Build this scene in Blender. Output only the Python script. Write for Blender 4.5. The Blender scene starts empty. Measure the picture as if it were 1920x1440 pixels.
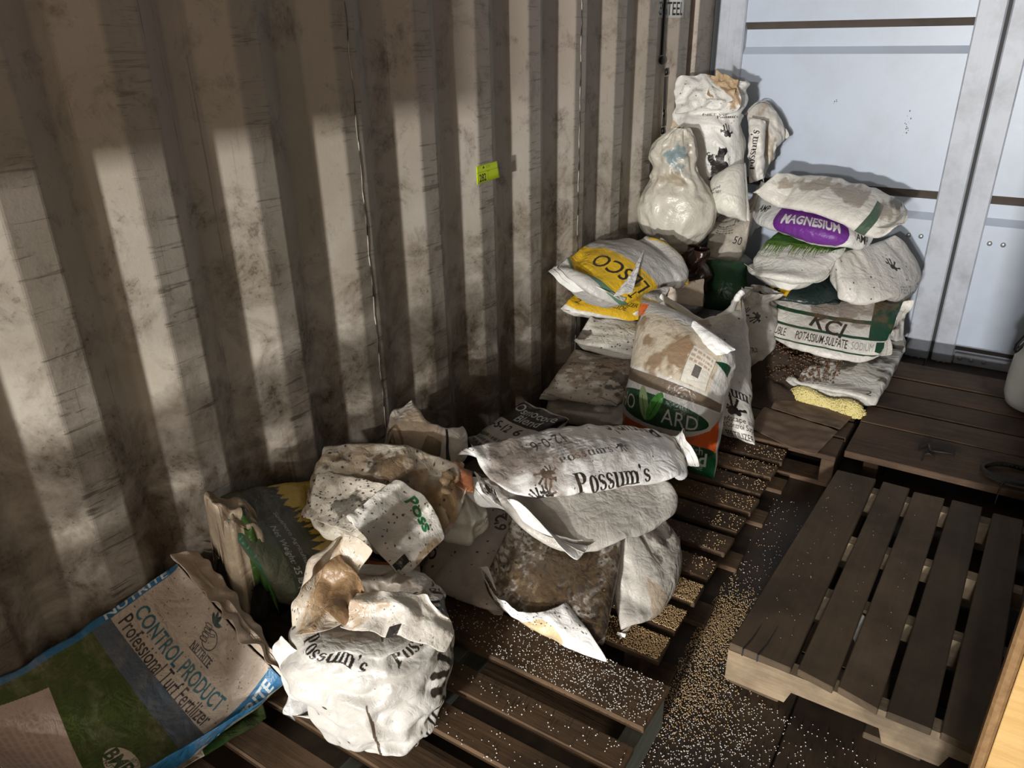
import bpy, bmesh, math, random
import numpy as np
from mathutils import Vector, Matrix

rnd = random.Random(7)
C = bpy.context.scene.collection
SC = bpy.context.scene

# ------------------------------------------------------------------ camera
CAM = np.array([0.0, 0.0, 1.41])
FPX, CX, CY = 1426.3, 960.0, 720.0
def cam_axes(yaw=33.21, pitch=24.675, roll=-1.061):
    a, p, r = (math.radians(v) for v in (yaw, pitch, roll))
    fw = np.array([-math.sin(a) * math.cos(p), math.cos(a) * math.cos(p), -math.sin(p)])
    rt = np.array([math.cos(a), math.sin(a), 0.0])
    up = np.cross(rt, fw)
    return np.array([rt * math.cos(r) + up * math.sin(r), -rt * math.sin(r) + up * math.cos(r), fw])
RC = cam_axes()
cd = bpy.data.cameras.new('camera'); cam = bpy.data.objects.new('camera', cd); C.objects.link(cam)
cd.sensor_fit = 'HORIZONTAL'; cd.sensor_width = 36.0; cd.lens = FPX / 1920 * 36.0; cd.clip_start = 0.02
M = Matrix.Identity(4)
for i in range(3):
    M[i][0], M[i][1], M[i][2], M[i][3] = RC[0][i], RC[1][i], -RC[2][i], CAM[i]
cam.matrix_world = M
SC.camera = cam

# ------------------------------------------------------------------ light and exposure
SC.view_settings.view_transform = 'Standard'
SC.view_settings.look = 'None'
SC.view_settings.gamma = 1.0
SC.view_settings.use_curve_mapping = False
SC.view_settings.exposure = 0.17
w = bpy.data.worlds.new('world'); SC.world = w; w.use_nodes = True
bg = w.node_tree.nodes['Background']; bg.inputs[0].default_value = (0.75, 0.85, 1.0, 1); bg.inputs[1].default_value = 1.0
LP = np.array([0.27, -6.5, 1.15])          # bright hatch in the rear end of the container
def area(name, loc, target, sx, sy, power, col):
    l = bpy.data.lights.new(name, 'AREA'); l.shape = 'RECTANGLE'; l.size = sx; l.size_y = sy; l.energy = power; l.color = col
    o = bpy.data.objects.new(name, l); C.objects.link(o); o.location = loc
    o.rotation_euler = (Vector(target) - Vector(loc)).to_track_quat('-Z', 'Y').to_euler()
    return o
area('hatch_daylight', tuple(LP), (-0.5, 3.0, 0.6), 0.30, 0.16, 540, (1.0, 0.985, 0.96))
area('upper_rear_fill', (0.0, -5.0, 1.95), (-1.0, 3.3, 0.9), 0.25, 0.15, 130, (1.0, 0.985, 0.96))  # unseen upper light added to brighten the far wall
area('side_fill', (0.85, -2.2, 1.75), (-1.33, 0.6, 1.35), 0.7, 0.7, 10.0, (1.0, 0.77, 0.57))  # soft warm fill added to lift the dim parts of the wall

# ------------------------------------------------------------------ pixel of the photograph -> point on a real plane
def ray(px, py):
    return np.array([(px - CX) / FPX, -(py - CY) / FPX, 1.0]) @ RC
def U(px, py, z):
    d = ray(px, py); return CAM + d * ((z - CAM[2]) / d[2])
def UY(px, py, y):
    d = ray(px, py); return CAM + d * ((y - CAM[1]) / d[1])
def UX(px, py, x):
    d = ray(px, py); return CAM + d * ((x - CAM[0]) / d[0])

# ------------------------------------------------------------------ objects
def mesh_obj(name, verts, faces, mat=None, parent=None, smooth=False):
    me = bpy.data.meshes.new(name)
    me.from_pydata([tuple(map(float, v)) for v in verts], [], [tuple(int(i) for i in f) for f in faces])
    if smooth: me.polygons.foreach_set('use_smooth', [True] * len(me.polygons))
    if mat is not None: me.materials.append(mat)
    o = bpy.data.objects.new(name, me); C.objects.link(o)
    if parent is not None: o.parent = parent
    return o
def bm_obj(name, bm, mat=None, parent=None, smooth=False):
    me = bpy.data.meshes.new(name); bm.to_mesh(me); bm.free()
    if smooth: me.polygons.foreach_set('use_smooth', [True] * len(me.polygons))
    if mat is not None: me.materials.append(mat)
    o = bpy.data.objects.new(name, me); C.objects.link(o)
    if parent is not None: o.parent = parent
    return o
def tag(o, label, cat, group=None):
    o['label'] = label; o['category'] = cat
    if group: o['group'] = group
    return o
def thing(name, label, cat, group=None, loc=(0, 0, 0)):
    o = bpy.data.objects.new(name, None); C.objects.link(o); o.location = loc; o.empty_display_size = 0.05
    return tag(o, label, cat, group)
def structure(o):
    o['kind'] = 'structure'; return o
def box_bm(x0, x1, y0, y1, z0, z1, bev=0.0, bm=None, jit=0.0, cuts=0):
    own = bm is None
    if own: bm = bmesh.new()
    r = bmesh.ops.create_cube(bm, size=1.0)
    for v in r['verts']:
        v.co = Vector(((x0 + x1) / 2 + v.co.x * (x1 - x0), (y0 + y1) / 2 + v.co.y * (y1 - y0), (z0 + z1) / 2 + v.co.z * (z1 - z0)))
        if jit: v.co += Vector((rnd.uniform(-jit, jit), rnd.uniform(-jit, jit), rnd.uniform(-jit, jit) * .5))
    if bev:
        es = list({e for v in r['verts'] for e in v.link_edges})
        bmesh.ops.bevel(bm, geom=es, offset=bev, segments=1, affect='EDGES')
    return bm

# ------------------------------------------------------------------ materials
def mat_new(name):
    m = bpy.data.materials.new(name); m.use_nodes = True
    nt = m.node_tree; b = nt.nodes['Principled BSDF']
    return m, nt, b
class NB:
    """small node builder"""
    def __init__(s, nt): s.nt = nt; s.L = nt.links
    def n(s, t, **k):
        o = s.nt.nodes.new(t)
        for a, v in k.items(): setattr(o, a, v)
        return o
    def link(s, a, b): s.L.new(a, b)
    def coords(s, kind='Object', scale=(1, 1, 1), rot=(0, 0, 0)):
        t = s.n('ShaderNodeTexCoord'); m = s.n('ShaderNodeMapping')
        m.inputs['Scale'].default_value = scale; m.inputs['Rotation'].default_value = rot
        s.link(t.outputs[kind], m.inputs[0]); return m.outputs[0]
    def noise(s, vec, scale=5, detail=6, rough=0.6, dist=0.0):
        o = s.n('ShaderNodeTexNoise'); s.link(vec, o.inputs['Vector'])
        o.inputs['Scale'].default_value = scale; o.inputs['Detail'].default_value = detail
        o.inputs['Roughness'].default_value = rough; o.inputs['Distortion'].default_value = dist
        return o.outputs['Fac']
    def ramp(s, fac, lo, hi, a=0.0, b=1.0):
        o = s.n('ShaderNodeMapRange'); s.link(fac, o.inputs[0])
        for i, v in enumerate((lo, hi, a, b)): o.inputs[i + 1].default_value = v
        return o.outputs[0]
    def math(s, op, a, b=None):
        o = s.n('ShaderNodeMath', operation=op)
        for i, v in enumerate((a, b)):
            if v is None: continue
            if isinstance(v, (int, float)): o.inputs[i].default_value = v
            else: s.link(v, o.inputs[i])
        o.use_clamp = False
        return o.outputs[0]
    def mix(s, fac, a, b):
        o = s.n('ShaderNodeMix', data_type='RGBA')
        for i, v in ((0, fac), (6, a), (7, b)):
            if isinstance(v, (int, float)): o.inputs[i].default_value = v
            elif isinstance(v, tuple): o.inputs[i].default_value = (*v[:3], 1)
            else: s.link(v, o.inputs[i])
        return o.outputs[2]
    def bump(s, h, strength, dist, b):
        o = s.n('ShaderNodeBump'); s.link(h, o.inputs['Height'])
        o.inputs['Strength'].default_value = strength; o.inputs['Distance'].default_value = dist
        s.link(o.outputs[0], b.inputs['Normal'])
def lin(r, g, b):
    f = lambda c: (c / 255 / 12.92) if c <= 10 else ((c / 255 + .055) / 1.055) ** 2.4
    return (f(r), f(g), f(b))

def wood_mat(name, c1, c2, dirt=0.5, along='x', rough=0.7, spec=0.3):
    m, nt, b = mat_new(name); k = NB(nt)
    sc = (1.5, 22, 22) if along == 'x' else (22, 1.5, 22)
    g = k.noise(k.coords('Object', sc), 3.0, 8, .65, 0.6)
    blot = k.noise(k.coords('Object', (1, 1, 1)), 6.0, 5, .6)
    info = k.n('ShaderNodeObjectInfo')
    base = k.mix(k.ramp(g, .35, .68), c1, c2)
    var = k.ramp(info.outputs['Random'], 0, 1, .72, 1.2)
    hsv = k.n('ShaderNodeHueSaturation'); k.link(base, hsv.inputs['Color']); k.link(var, hsv.inputs['Value'])
    col = k.mix(k.math('MULTIPLY', k.ramp(blot, .42, .66), dirt), hsv.outputs[0], (0.012, 0.008, 0.005))
    k.link(col, b.inputs['Base Color']); b.inputs['Roughness'].default_value = rough
    b.inputs['Specular IOR Level'].default_value = spec
    k.bump(g, .35, .004, b)
    return m

def plain_mat(name, col, rough=.5, metal=0, spec=.5, dirt=0.0, dirtcol=(0.03, 0.02, 0.012), dscale=9, bump=0.0, bscale=60):
    m, nt, b = mat_new(name); k = NB(nt)
    v = k.coords('Object')
    n1 = k.noise(v, dscale, 7, .65)
    c = k.mix(k.math('MULTIPLY', k.ramp(n1, .45, .72), dirt), col, dirtcol)
    k.link(c, b.inputs['Base Color']); b.inputs['Roughness'].default_value = rough
    b.inputs['Metallic'].default_value = metal; b.inputs['Specular IOR Level'].default_value = spec
    if bump: k.bump(k.noise(v, bscale, 4, .6), bump, .003, b)
    return m

# ------------------------------------------------------------------ printing: small canvases of colour, drawn here, in the sack's own u-v
def fbm(h, w, cell, seed, octaves=4):
    r = np.random.default_rng(seed); out = np.zeros((h, w)); amp = 1.0; tot = 0
    for o in range(octaves):
        c = max(cell / 2 ** o, 1.5); gh, gw = int(h / c) + 3, int(w / c) + 3
        g = r.random((gh, gw)); y = np.arange(h) / c; x = np.arange(w) / c
        yi, xi = y.astype(int), x.astype(int); fy, fx = (y - yi)[:, None], (x - xi)[None]
        fy = fy * fy * (3 - 2 * fy); fx = fx * fx * (3 - 2 * fx)
        a, b2, c2, d = g[yi][:, xi], g[yi][:, xi + 1], g[yi + 1][:, xi], g[yi + 1][:, xi + 1]
        out += amp * ((a * (1 - fx) + b2 * fx) * (1 - fy) + (c2 * (1 - fx) + d * fx) * fy); tot += amp; amp *= .55
    return out / tot
def fill_poly(mask, pts, val=1.0):
    """even-odd polygon fill into mask, pts in pixel coords"""
    pts = np.asarray(pts, float); h, w = mask.shape
    x0, x1 = max(int(pts[:, 0].min()), 0), min(int(pts[:, 0].max()) + 2, w)
    y0, y1 = max(int(pts[:, 1].min()), 0), min(int(pts[:, 1].max()) + 2, h)
    if x1 <= x0 or y1 <= y0: return
    X, Y = np.meshgrid(np.arange(x0, x1) + .5, np.arange(y0, y1) + .5)
    ins = np.zeros(X.shape, bool)
    n = len(pts)
    for i in range(n):
        xa, ya = pts[i]; xb, yb = pts[(i + 1) % n]
        if ya == yb: continue
        ins ^= ((ya > Y) != (yb > Y)) & (X < (xb - xa) * (Y - ya) / (yb - ya) + xa)
    sub = mask[y0:y1, x0:x1]; sub[ins] = val
_txt = {}
def text_mask(s, bold=0.0, px=72):
    key = (s, bold, px)
    if key in _txt: return _txt[key]
    cu = bpy.data.curves.new('t', 'FONT'); cu.body = s; cu.offset = bold; cu.resolution_u = 3; cu.size = 1.0
    o = bpy.data.objects.new('t', cu); C.objects.link(o)
    dg = bpy.context.evaluated_depsgraph_get(); me = o.evaluated_get(dg).to_mesh(); me.calc_loop_triangles()
    v = np.empty(len(me.vertices) * 3); me.vertices.foreach_get('co', v); v = v.reshape(-1, 3)[:, :2]
    t = np.empty(len(me.loop_triangles) * 3, int); me.loop_triangles.foreach_get('vertices', t); t = t.reshape(-1, 3)
    o.evaluated_get(dg).to_mesh_clear(); bpy.data.objects.remove(o); bpy.data.curves.remove(cu)
    lo = v.min(0) - .02; hi = v.max(0) + .02; v = (v - lo) * px
    W, H = int((hi - lo)[0] * px) + 1, int((hi - lo)[1] * px) + 1
    m = np.zeros((H, W))
    for a, b2, c in v[t]:
        x0, x1 = int(min(a[0], b2[0], c[0])), int(max(a[0], b2[0], c[0])) + 1
        y0, y1 = int(min(a[1], b2[1], c[1])), int(max(a[1], b2[1], c[1])) + 1
        X, Y = np.meshgrid(np.arange(x0, x1) + .5, np.arange(y0, y1) + .5)
        e = lambda p, q: (q[0] - p[0]) * (Y - p[1]) - (q[1] - p[1]) * (X - p[0])
        e1, e2, e3 = e(a, b2), e(b2, c), e(c, a)
        ins = ((e1 >= -.3) & (e2 >= -.3) & (e3 >= -.3)) | ((e1 <= .3) & (e2 <= .3) & (e3 <= .3))
        m[y0:y1, x0:x1][ins[:H - y0, :W - x0]] = 1
    _txt[key] = m
    return m
def ell(cx, cy, rx, ry, rot=0, n=28):
    t = np.linspace(0, 2 * np.pi, n, endpoint=False); x, y = rx * np.cos(t), ry * np.sin(t); c, s = math.cos(rot), math.sin(rot)
    return np.stack([cx + x * c - y * s, cy + x * s + y * c], 1)
def fat_mask(s, px=80):
    """fat-face serif lettering: thick stems, hairline joins, slab serifs"""
    key = ('fat', s, px)
    if key in _txt: return _txt[key]
    adv = {'P': .86, 'p': .78, 'o': .70, 's': .58, 'u': .86, 'm': 1.2, "'": .3, 'O': .92, 'S': .72, 'U': .92, 'M': 1.15, ' ': .35}
    W = int(px * sum(adv[c] for c in s)) + 8; H = int(px * 1.42); m = np.zeros((H, W)); x = 4; b0 = int(px * .30)
    R = lambda x0, x1, y0, y1, v=1: fill_poly(m, [(x + x0 * px, b0 + y0 * px), (x + x1 * px, b0 + y0 * px), (x + x1 * px, b0 + y1 * px), (x + x0 * px, b0 + y1 * px)], v)
    E = lambda cx, cy, rx, ry, v=1: fill_poly(m, ell(x + cx * px, b0 + cy * px, rx * px, ry * px), v)
    for c in s:
        h = 1.0 if c in 'POSUM' else .68
        l = c.lower()
        if c == 'P' or c == 'p':
            d = 0 if c == 'P' else -.28; hh = h
            E(.44, hh * .70, .36, hh * .30); E(.42, hh * .70, .14, hh * .25, 0); R(.0, .34, d, hh, 0); R(.10, .34, d, hh); R(.0, .46, d, d + .06); R(.0, .2, hh - .06, hh)
        elif l == 'o': E(.35 * h / .68 if h > .7 else .35, h / 2, .33 if h < .7 else .44, h / 2 + .02); E(.35 * h / .68 if h > .7 else .35, h / 2, .11 if h < .7 else .16, h / 2 - .05, 0)
        elif l == 's':
            E(.29, h * .72, .25, h * .29); E(.31, h * .72, .10, h * .20, 0); E(.29, h * .28, .25, h * .29); E(.27, h * .28, .10, h * .20, 0)
            R(.32, .6, h * .53, h * .74, 0); R(0, .26, h * .26, h * .47, 0)
            fill_poly(m, [(x + .06 * px, b0 + h * .66 * px), (x + .30 * px, b0 + h * .64 * px), (x + .53 * px, b0 + h * .34 * px), (x + .26 * px, b0 + h * .36 * px)])
        elif l == 'u': R(.08, .30, .1, h); E(.40, .20, .32, .22); E(.42, .26, .14, .2, 0); R(.30, .56, .22, h, 0); R(.56, .78, 0, h); R(0, .3, h - .06, h); R(.46, .78, h - .06, h); R(.56, .86, 0, .06)
        elif l == 'm':
            for i, q in enumerate((.08, .48, .88)):
                R(q, q + .22, 0, h * .9); R(q - .08, q + .30, 0, .06)
            R(0, .2, h - .06, h)
            for q in (.34, .74): E(q + .02, h * .78, .26, h * .22); E(q, h * .70, .10, h * .2, 0)
            for q in (.30, .70): R(q, q + .18, 0, h * .68, 0)
            for q in (.22, .62): R(q, q + .46, 0, .06)
        elif c == "'": E(.15, .86, .10, .13); fill_poly(m, [(x + .2 * px, b0 + .88 * px), (x + .25 * px, b0 + .8 * px), (x + .08 * px, b0 + .58 * px)])
        x += adv[c] * px
    _txt[key] = m
    return m
def paw_mask(px=80):
    m = np.zeros((px, px)); s = px / 100
    P = lambda *a, r=0: fill_poly(m, ell(a[0] * s, a[1] * s, a[2] * s, a[3] * s, r))
    P(48, 34, 20, 17); P(36, 26, 12, 12); P(62, 24, 11, 13)
    for x, y, l, r in ((12, 46, 14, .5), (26, 68, 17, -.6 + 1.57 * 1.3), (48, 76, 19, 1.57), (70, 66, 17, 1.1), (88, 36, 12, .35)):
        P(x, y, l, 5, r=r); P(x + math.cos(r) * l * .6 * (1 if x > 30 else -1) , y + abs(math.sin(r)) * l * .6, 6.5, 6.5)
    for x, y in ((28, 52), (47, 58), (62, 52), (76, 34), (26, 40)): P(x, y, 8, 5, r=math.atan2(y - 34, x - 48))
    return m
def fist_mask(px=96):
    m = np.zeros((px, px)); s = px / 100
    F = lambda pts, v=1: fill_poly(m, np.array(pts) * s, v)
    F(ell(52, 42, 36, 34)); F(ell(52, 42, 32, 30), 0)
    for i in range(4):
        y = 26 + i * 15
        F([(10, y), (40, y), (43, y + 7), (40, y + 13), (10, y + 13), (6, y + 7)]); F([(13, y + 3), (38, y + 3), (39, y + 7), (38, y + 10), (13, y + 10), (10, y + 7)], 0)
    F([(42, 60), (66, 66), (70, 58), (46, 50)]); F([(46, 59), (64, 63), (66, 59), (48, 53)], 0)
    return m
def leafs_mask(px=64):
    m = np.zeros((px, px)); s = px / 100
    for r in (.5, 1.2, 1.9, 2.6):
        c, q = math.cos(r), math.sin(r); fill_poly(m, ell((50 + c * 24), (18 + q * 34), 26, 11, r) * s)
    return m
class Canvas:
    def __init__(s, w, h, col, ppm=900):
        s.k = ppm; s.w, s.h = w, h; s.W, s.H = max(int(w * ppm), 16), max(int(h * ppm), 16)
        s.a = np.empty((s.H, s.W, 3)); s.a[:] = col
    def _mix(s, m, col, op=1.0):
        m = (m * op)[..., None]; s.a = s.a * (1 - m) + np.array(col) * m
    def poly(s, pts, col, op=1.0):
        m = np.zeros((s.H, s.W)); fill_poly(m, np.array(pts, float) * (s.W, s.H)); s._mix(m, col, op)
    def rect(s, x0, y0, x1, y1, col, op=1.0): s.poly([(x0, y0), (x1, y0), (x1, y1), (x0, y1)], col, op)
    def ellipse(s, cx, cy, rx, ry, col, rot=0, op=1.0):
        m = np.zeros((s.H, s.W)); fill_poly(m, ell(cx * s.W, cy * s.H, rx * s.W, ry * s.W, rot, 48)); s._mix(m, col, op)
    def stamp(s, mask, cx, cy, size, col, rot=0.0, sx=1.0, op=1.0):
        """mask centred at cx,cy (0..1), height `size` metres, rotated by rot degrees"""
        mh, mw = mask.shape; hh = size * s.k; ww = hh * mw / mh * sx; r = math.radians(rot); c, q = math.cos(r), math.sin(r)
        R = math.hypot(hh, ww) / 2 + 2; X0, Y0 = cx * s.W, cy * s.H
        x0, x1, y0, y1 = max(int(X0 - R), 0), min(int(X0 + R) + 1, s.W), max(int(Y0 - R), 0), min(int(Y0 + R) + 1, s.H)
        if x1 <= x0 or y1 <= y0: return
        X, Y = np.meshgrid(np.arange(x0, x1) + .5 - X0, np.arange(y0, y1) + .5 - Y0)
        u = ((X * c + Y * q) / ww + .5) * mw - .5; v = ((-X * q + Y * c) / hh + .5) * mh - .5
        ui, vi = np.floor(u).astype(int), np.floor(v).astype(int); fu, fv = u - ui, v - vi
        pm = np.pad(mask, 1); ok = (ui >= -1) & (ui < mw) & (vi >= -1) & (vi < mh); ui = np.clip(ui, -1, mw - 1) + 1; vi = np.clip(vi, -1, mh - 1) + 1
        val = (pm[vi, ui] * (1 - fu) + pm[vi, ui + 1] * fu) * (1 - fv) + (pm[vi + 1, ui] * (1 - fu) + pm[vi + 1, ui + 1] * fu) * fv
        val = np.where(ok, val, 0)[..., None] * op
        s.a[y0:y1, x0:x1] = s.a[y0:y1, x0:x1] * (1 - val) + np.array(col) * val
    def fitx(s, m, size, rot, sx, fit):
        if not fit: return sx
        return fit * (s.w if abs(math.cos(math.radians(rot))) > .6 else s.h) / (size * m.shape[1] / m.shape[0])
    def text(s, t, cx, cy, size, col, rot=0, bold=0.0, sx=1.0, op=1.0, fit=0):
        m = text_mask(t, bold); s.stamp(m, cx, cy, size, col, rot, s.fitx(m, size, rot, sx, fit), op)
    def fat(s, t, cx, cy, size, col, rot=0, sx=1.0, op=1.0, fit=0):
        m = fat_mask(t); s.stamp(m, cx, cy, size, col, rot, s.fitx(m, size, rot, sx, fit), op)
    def lines(s, cx, cy, w, h, n, col, rot=0, op=.6, seed=0):
        """a block of small print, too small to read"""
        r = np.random.default_rng(seed); m = np.zeros((int(h * 500) + 2, int(w * 500) + 2)); H, W = m.shape
        for i in range(n):
            y0 = int(H * (i + .2) / n); y1 = max(int(H * (i + .75) / n), y0 + 1); x = 0; end = W * r.uniform(.7, 1)
            while x < end:
                l = r.integers(2, 9); m[y0:y1, int(x):int(min(x + l, end))] = 1; x += l + 1 + r.integers(0, 2)
        s.stamp(m, cx, cy, h, col, rot, 1, op)
    def blot(s, cx, cy, rx, ry, col, seed=0, op=.85, cell=.05, thr=.5, soft=.12):
        """a stain of soil or rust with a ragged outline"""
        n = fbm(s.H, s.W, cell * s.k, seed); Y, X = np.mgrid[0:s.H, 0:s.W]
        d = np.hypot((X / s.W - cx) / rx, (Y / s.H - cy) / ry); v = n - (d - .75) * .35
        s._mix(np.clip((v - thr) / soft, 0, 1), col, op)
    def specks(s, n, col, seed=0, size=.003, box=(0, 0, 1, 1), op=.9):
        r = np.random.default_rng(seed); m = np.zeros((s.H, s.W))
        for _ in range(n):
            x, y = r.uniform(box[0], box[2]) * s.W, r.uniform(box[1], box[3]) * s.H; q = size * s.k * r.uniform(.3, 1.3)
            fill_poly(m, ell(x, y, q, q * r.uniform(.4, 1), r.uniform(0, 3), 7))
        s._mix(m, col, op)
    def wear(s, amount, seed, col=(.16, .11, .07), cell=.16):
        n = fbm(s.H, s.W, cell * s.k, seed, 5); f = fbm(s.H, s.W, .012 * s.k, seed + 1, 3)
        s._mix(np.clip((n - .50) * 3.2, 0, 1) * np.clip(.55 + (f - .5) * 1.6, 0, 1), col, amount)
    def image(s, name):
        im = bpy.data.images.new(name, s.W, s.H, alpha=False, float_buffer=False)
        a = np.clip(s.a, 0, 1); sr = np.where(a <= .0031308, a * 12.92, 1.055 * np.maximum(a, 1e-9) ** (1 / 2.4) - .055)
        px = np.ones((s.H, s.W, 4), np.float32); px[..., :3] = sr
        im.pixels.foreach_set(px.ravel()); im.update(); im.pack()
        return im

def sack_mat(name, image=None, col=(.7, .67, .6), rough=.42, dirt=.35, dirtcol=(.10, .068, .042), bump=.45, spec=.45, seed=0.0, dscale=5.0, specks=.5):
    m, nt, b = mat_new(name); k = NB(nt)
    if image is not None:
        t = k.n('ShaderNodeTexImage'); t.image = image; t.extension = 'EXTEND'
        uv = k.n('ShaderNodeUVMap'); k.link(uv.outputs[0], t.inputs[0]); base = t.outputs[0]
    else: base = col
    v = k.coords('Object'); mp = k.n('ShaderNodeMapping'); mp.inputs['Location'].default_value = (seed * 3.7, seed * 1.9, seed); k.link(v, mp.inputs[0]); v = mp.outputs[0]
    n1 = k.noise(v, dscale, 9, .68, .4); n2 = k.noise(v, 170, 3, .6); n3 = k.noise(v, 16, 6, .7)
    c = k.mix(k.math('MULTIPLY', k.ramp(n1, .44, .72), dirt), base, dirtcol)
    c = k.mix(k.math('MULTIPLY', k.math('MULTIPLY', k.ramp(n2, .66, .72), k.ramp(n3, .48, .62)), specks), c, (.02, .013, .008))
    k.link(c, b.inputs['Base Color']); b.inputs['Roughness'].default_value = rough; b.inputs['Specular IOR Level'].default_value = spec
    if bump:
        rd = lambda n: k.math('ABSOLUTE', k.math('SUBTRACT', n, .5))
        k.bump(k.math('ADD', k.math('MULTIPLY', k.noise(v, 60, 3, .6, .5), .35), k.math('ADD', rd(k.noise(v, 22, 3, .5, .8)), k.math('MULTIPLY', rd(k.noise(v, 9, 2, .5, 1.0)), 1.6))), bump, .016, b)
    return m

# ------------------------------------------------------------------ cloth relaxation (position based), vectorised over grids
HX0, HY0, HC = -1.45, 0.1, 0.01
HF = np.zeros((260, 385))                      # top surface of what already lies there
def hf_idx(P):
    return np.clip(((P[..., 0] - HX0) / HC).astype(int), 0, HF.shape[0] - 1), np.clip(((P[..., 1] - HY0) / HC).astype(int), 0, HF.shape[1] - 1)
def hf_add(P):
    i, j = hf_idx(P); g = np.full(HF.shape, -1.0); np.maximum.at(g, (i.ravel(), j.ravel()), P[..., 2].ravel())
    e = np.pad(g, 1, constant_values=-1.0)
    d = np.max([e[a:a + HF.shape[0], b:b + HF.shape[1]] for a in range(3) for b in range(3)], axis=0)
    g = np.where(g < 0, d, g); np.maximum(HF, g, out=HF)
def hf_box(x0, x1, y0, y1, z):
    i0, i1 = int((x0 - HX0) / HC), int((x1 - HX0) / HC); j0, j1 = int((y0 - HY0) / HC), int((y1 - HY0) / HC)
    s = HF[max(i0, 0):max(i1, 0), max(j0, 0):max(j1, 0)]; np.maximum(s, z, out=s)
def smooth_noise(shape, rng, passes, wrap=False):
    n = rng.normal(size=shape)
    for _ in range(passes):
        for ax in (0, 1):
            if ax == 0 and wrap: n = (n + np.roll(n, 1, 0) + np.roll(n, -1, 0)) / 3
            else:
                p = np.concatenate([np.take(n, [0], ax), n, np.take(n, [-1], ax)], ax); L = n.shape[ax]
                n = (np.take(p, range(0, L), ax) + n + np.take(p, range(2, L + 2), ax)) / 3
    return n / (n.std() + 1e-9)
def crease(A, B, rng, scale, n=6):
    """folds of crumpled film: a sum of bent zigzags with straight sharp edges"""
    w = smooth_noise(A.shape, rng, 8) * scale * .35; f = np.zeros(A.shape)
    for k in range(n):
        a = rng.uniform(0, np.pi); q = rng.uniform(.5, 1.7); t = (A * math.cos(a) + B * math.sin(a) + w * rng.uniform(.5, 1.5)) / scale * q + rng.random()
        f += (np.abs((t % 1) - .5) * 2 - .5) / q
    return f / (f.std() + 1e-9)
def pucker(n, rng, length):
    """1-d gathers along a seam"""
    x = np.linspace(0, length, n); f = np.zeros(n)
    for k in range(6): f += (1 - np.abs(np.sin(x / rng.uniform(.014, .06) * np.pi + rng.uniform(0, 6)))) * rng.uniform(.4, 1)
    f = f * (1 + .8 * np.interp(np.arange(n), np.linspace(0, n, 8), rng.normal(size=8)))
    return (f - f.mean()) / (f.std() + 1e-9)
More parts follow.
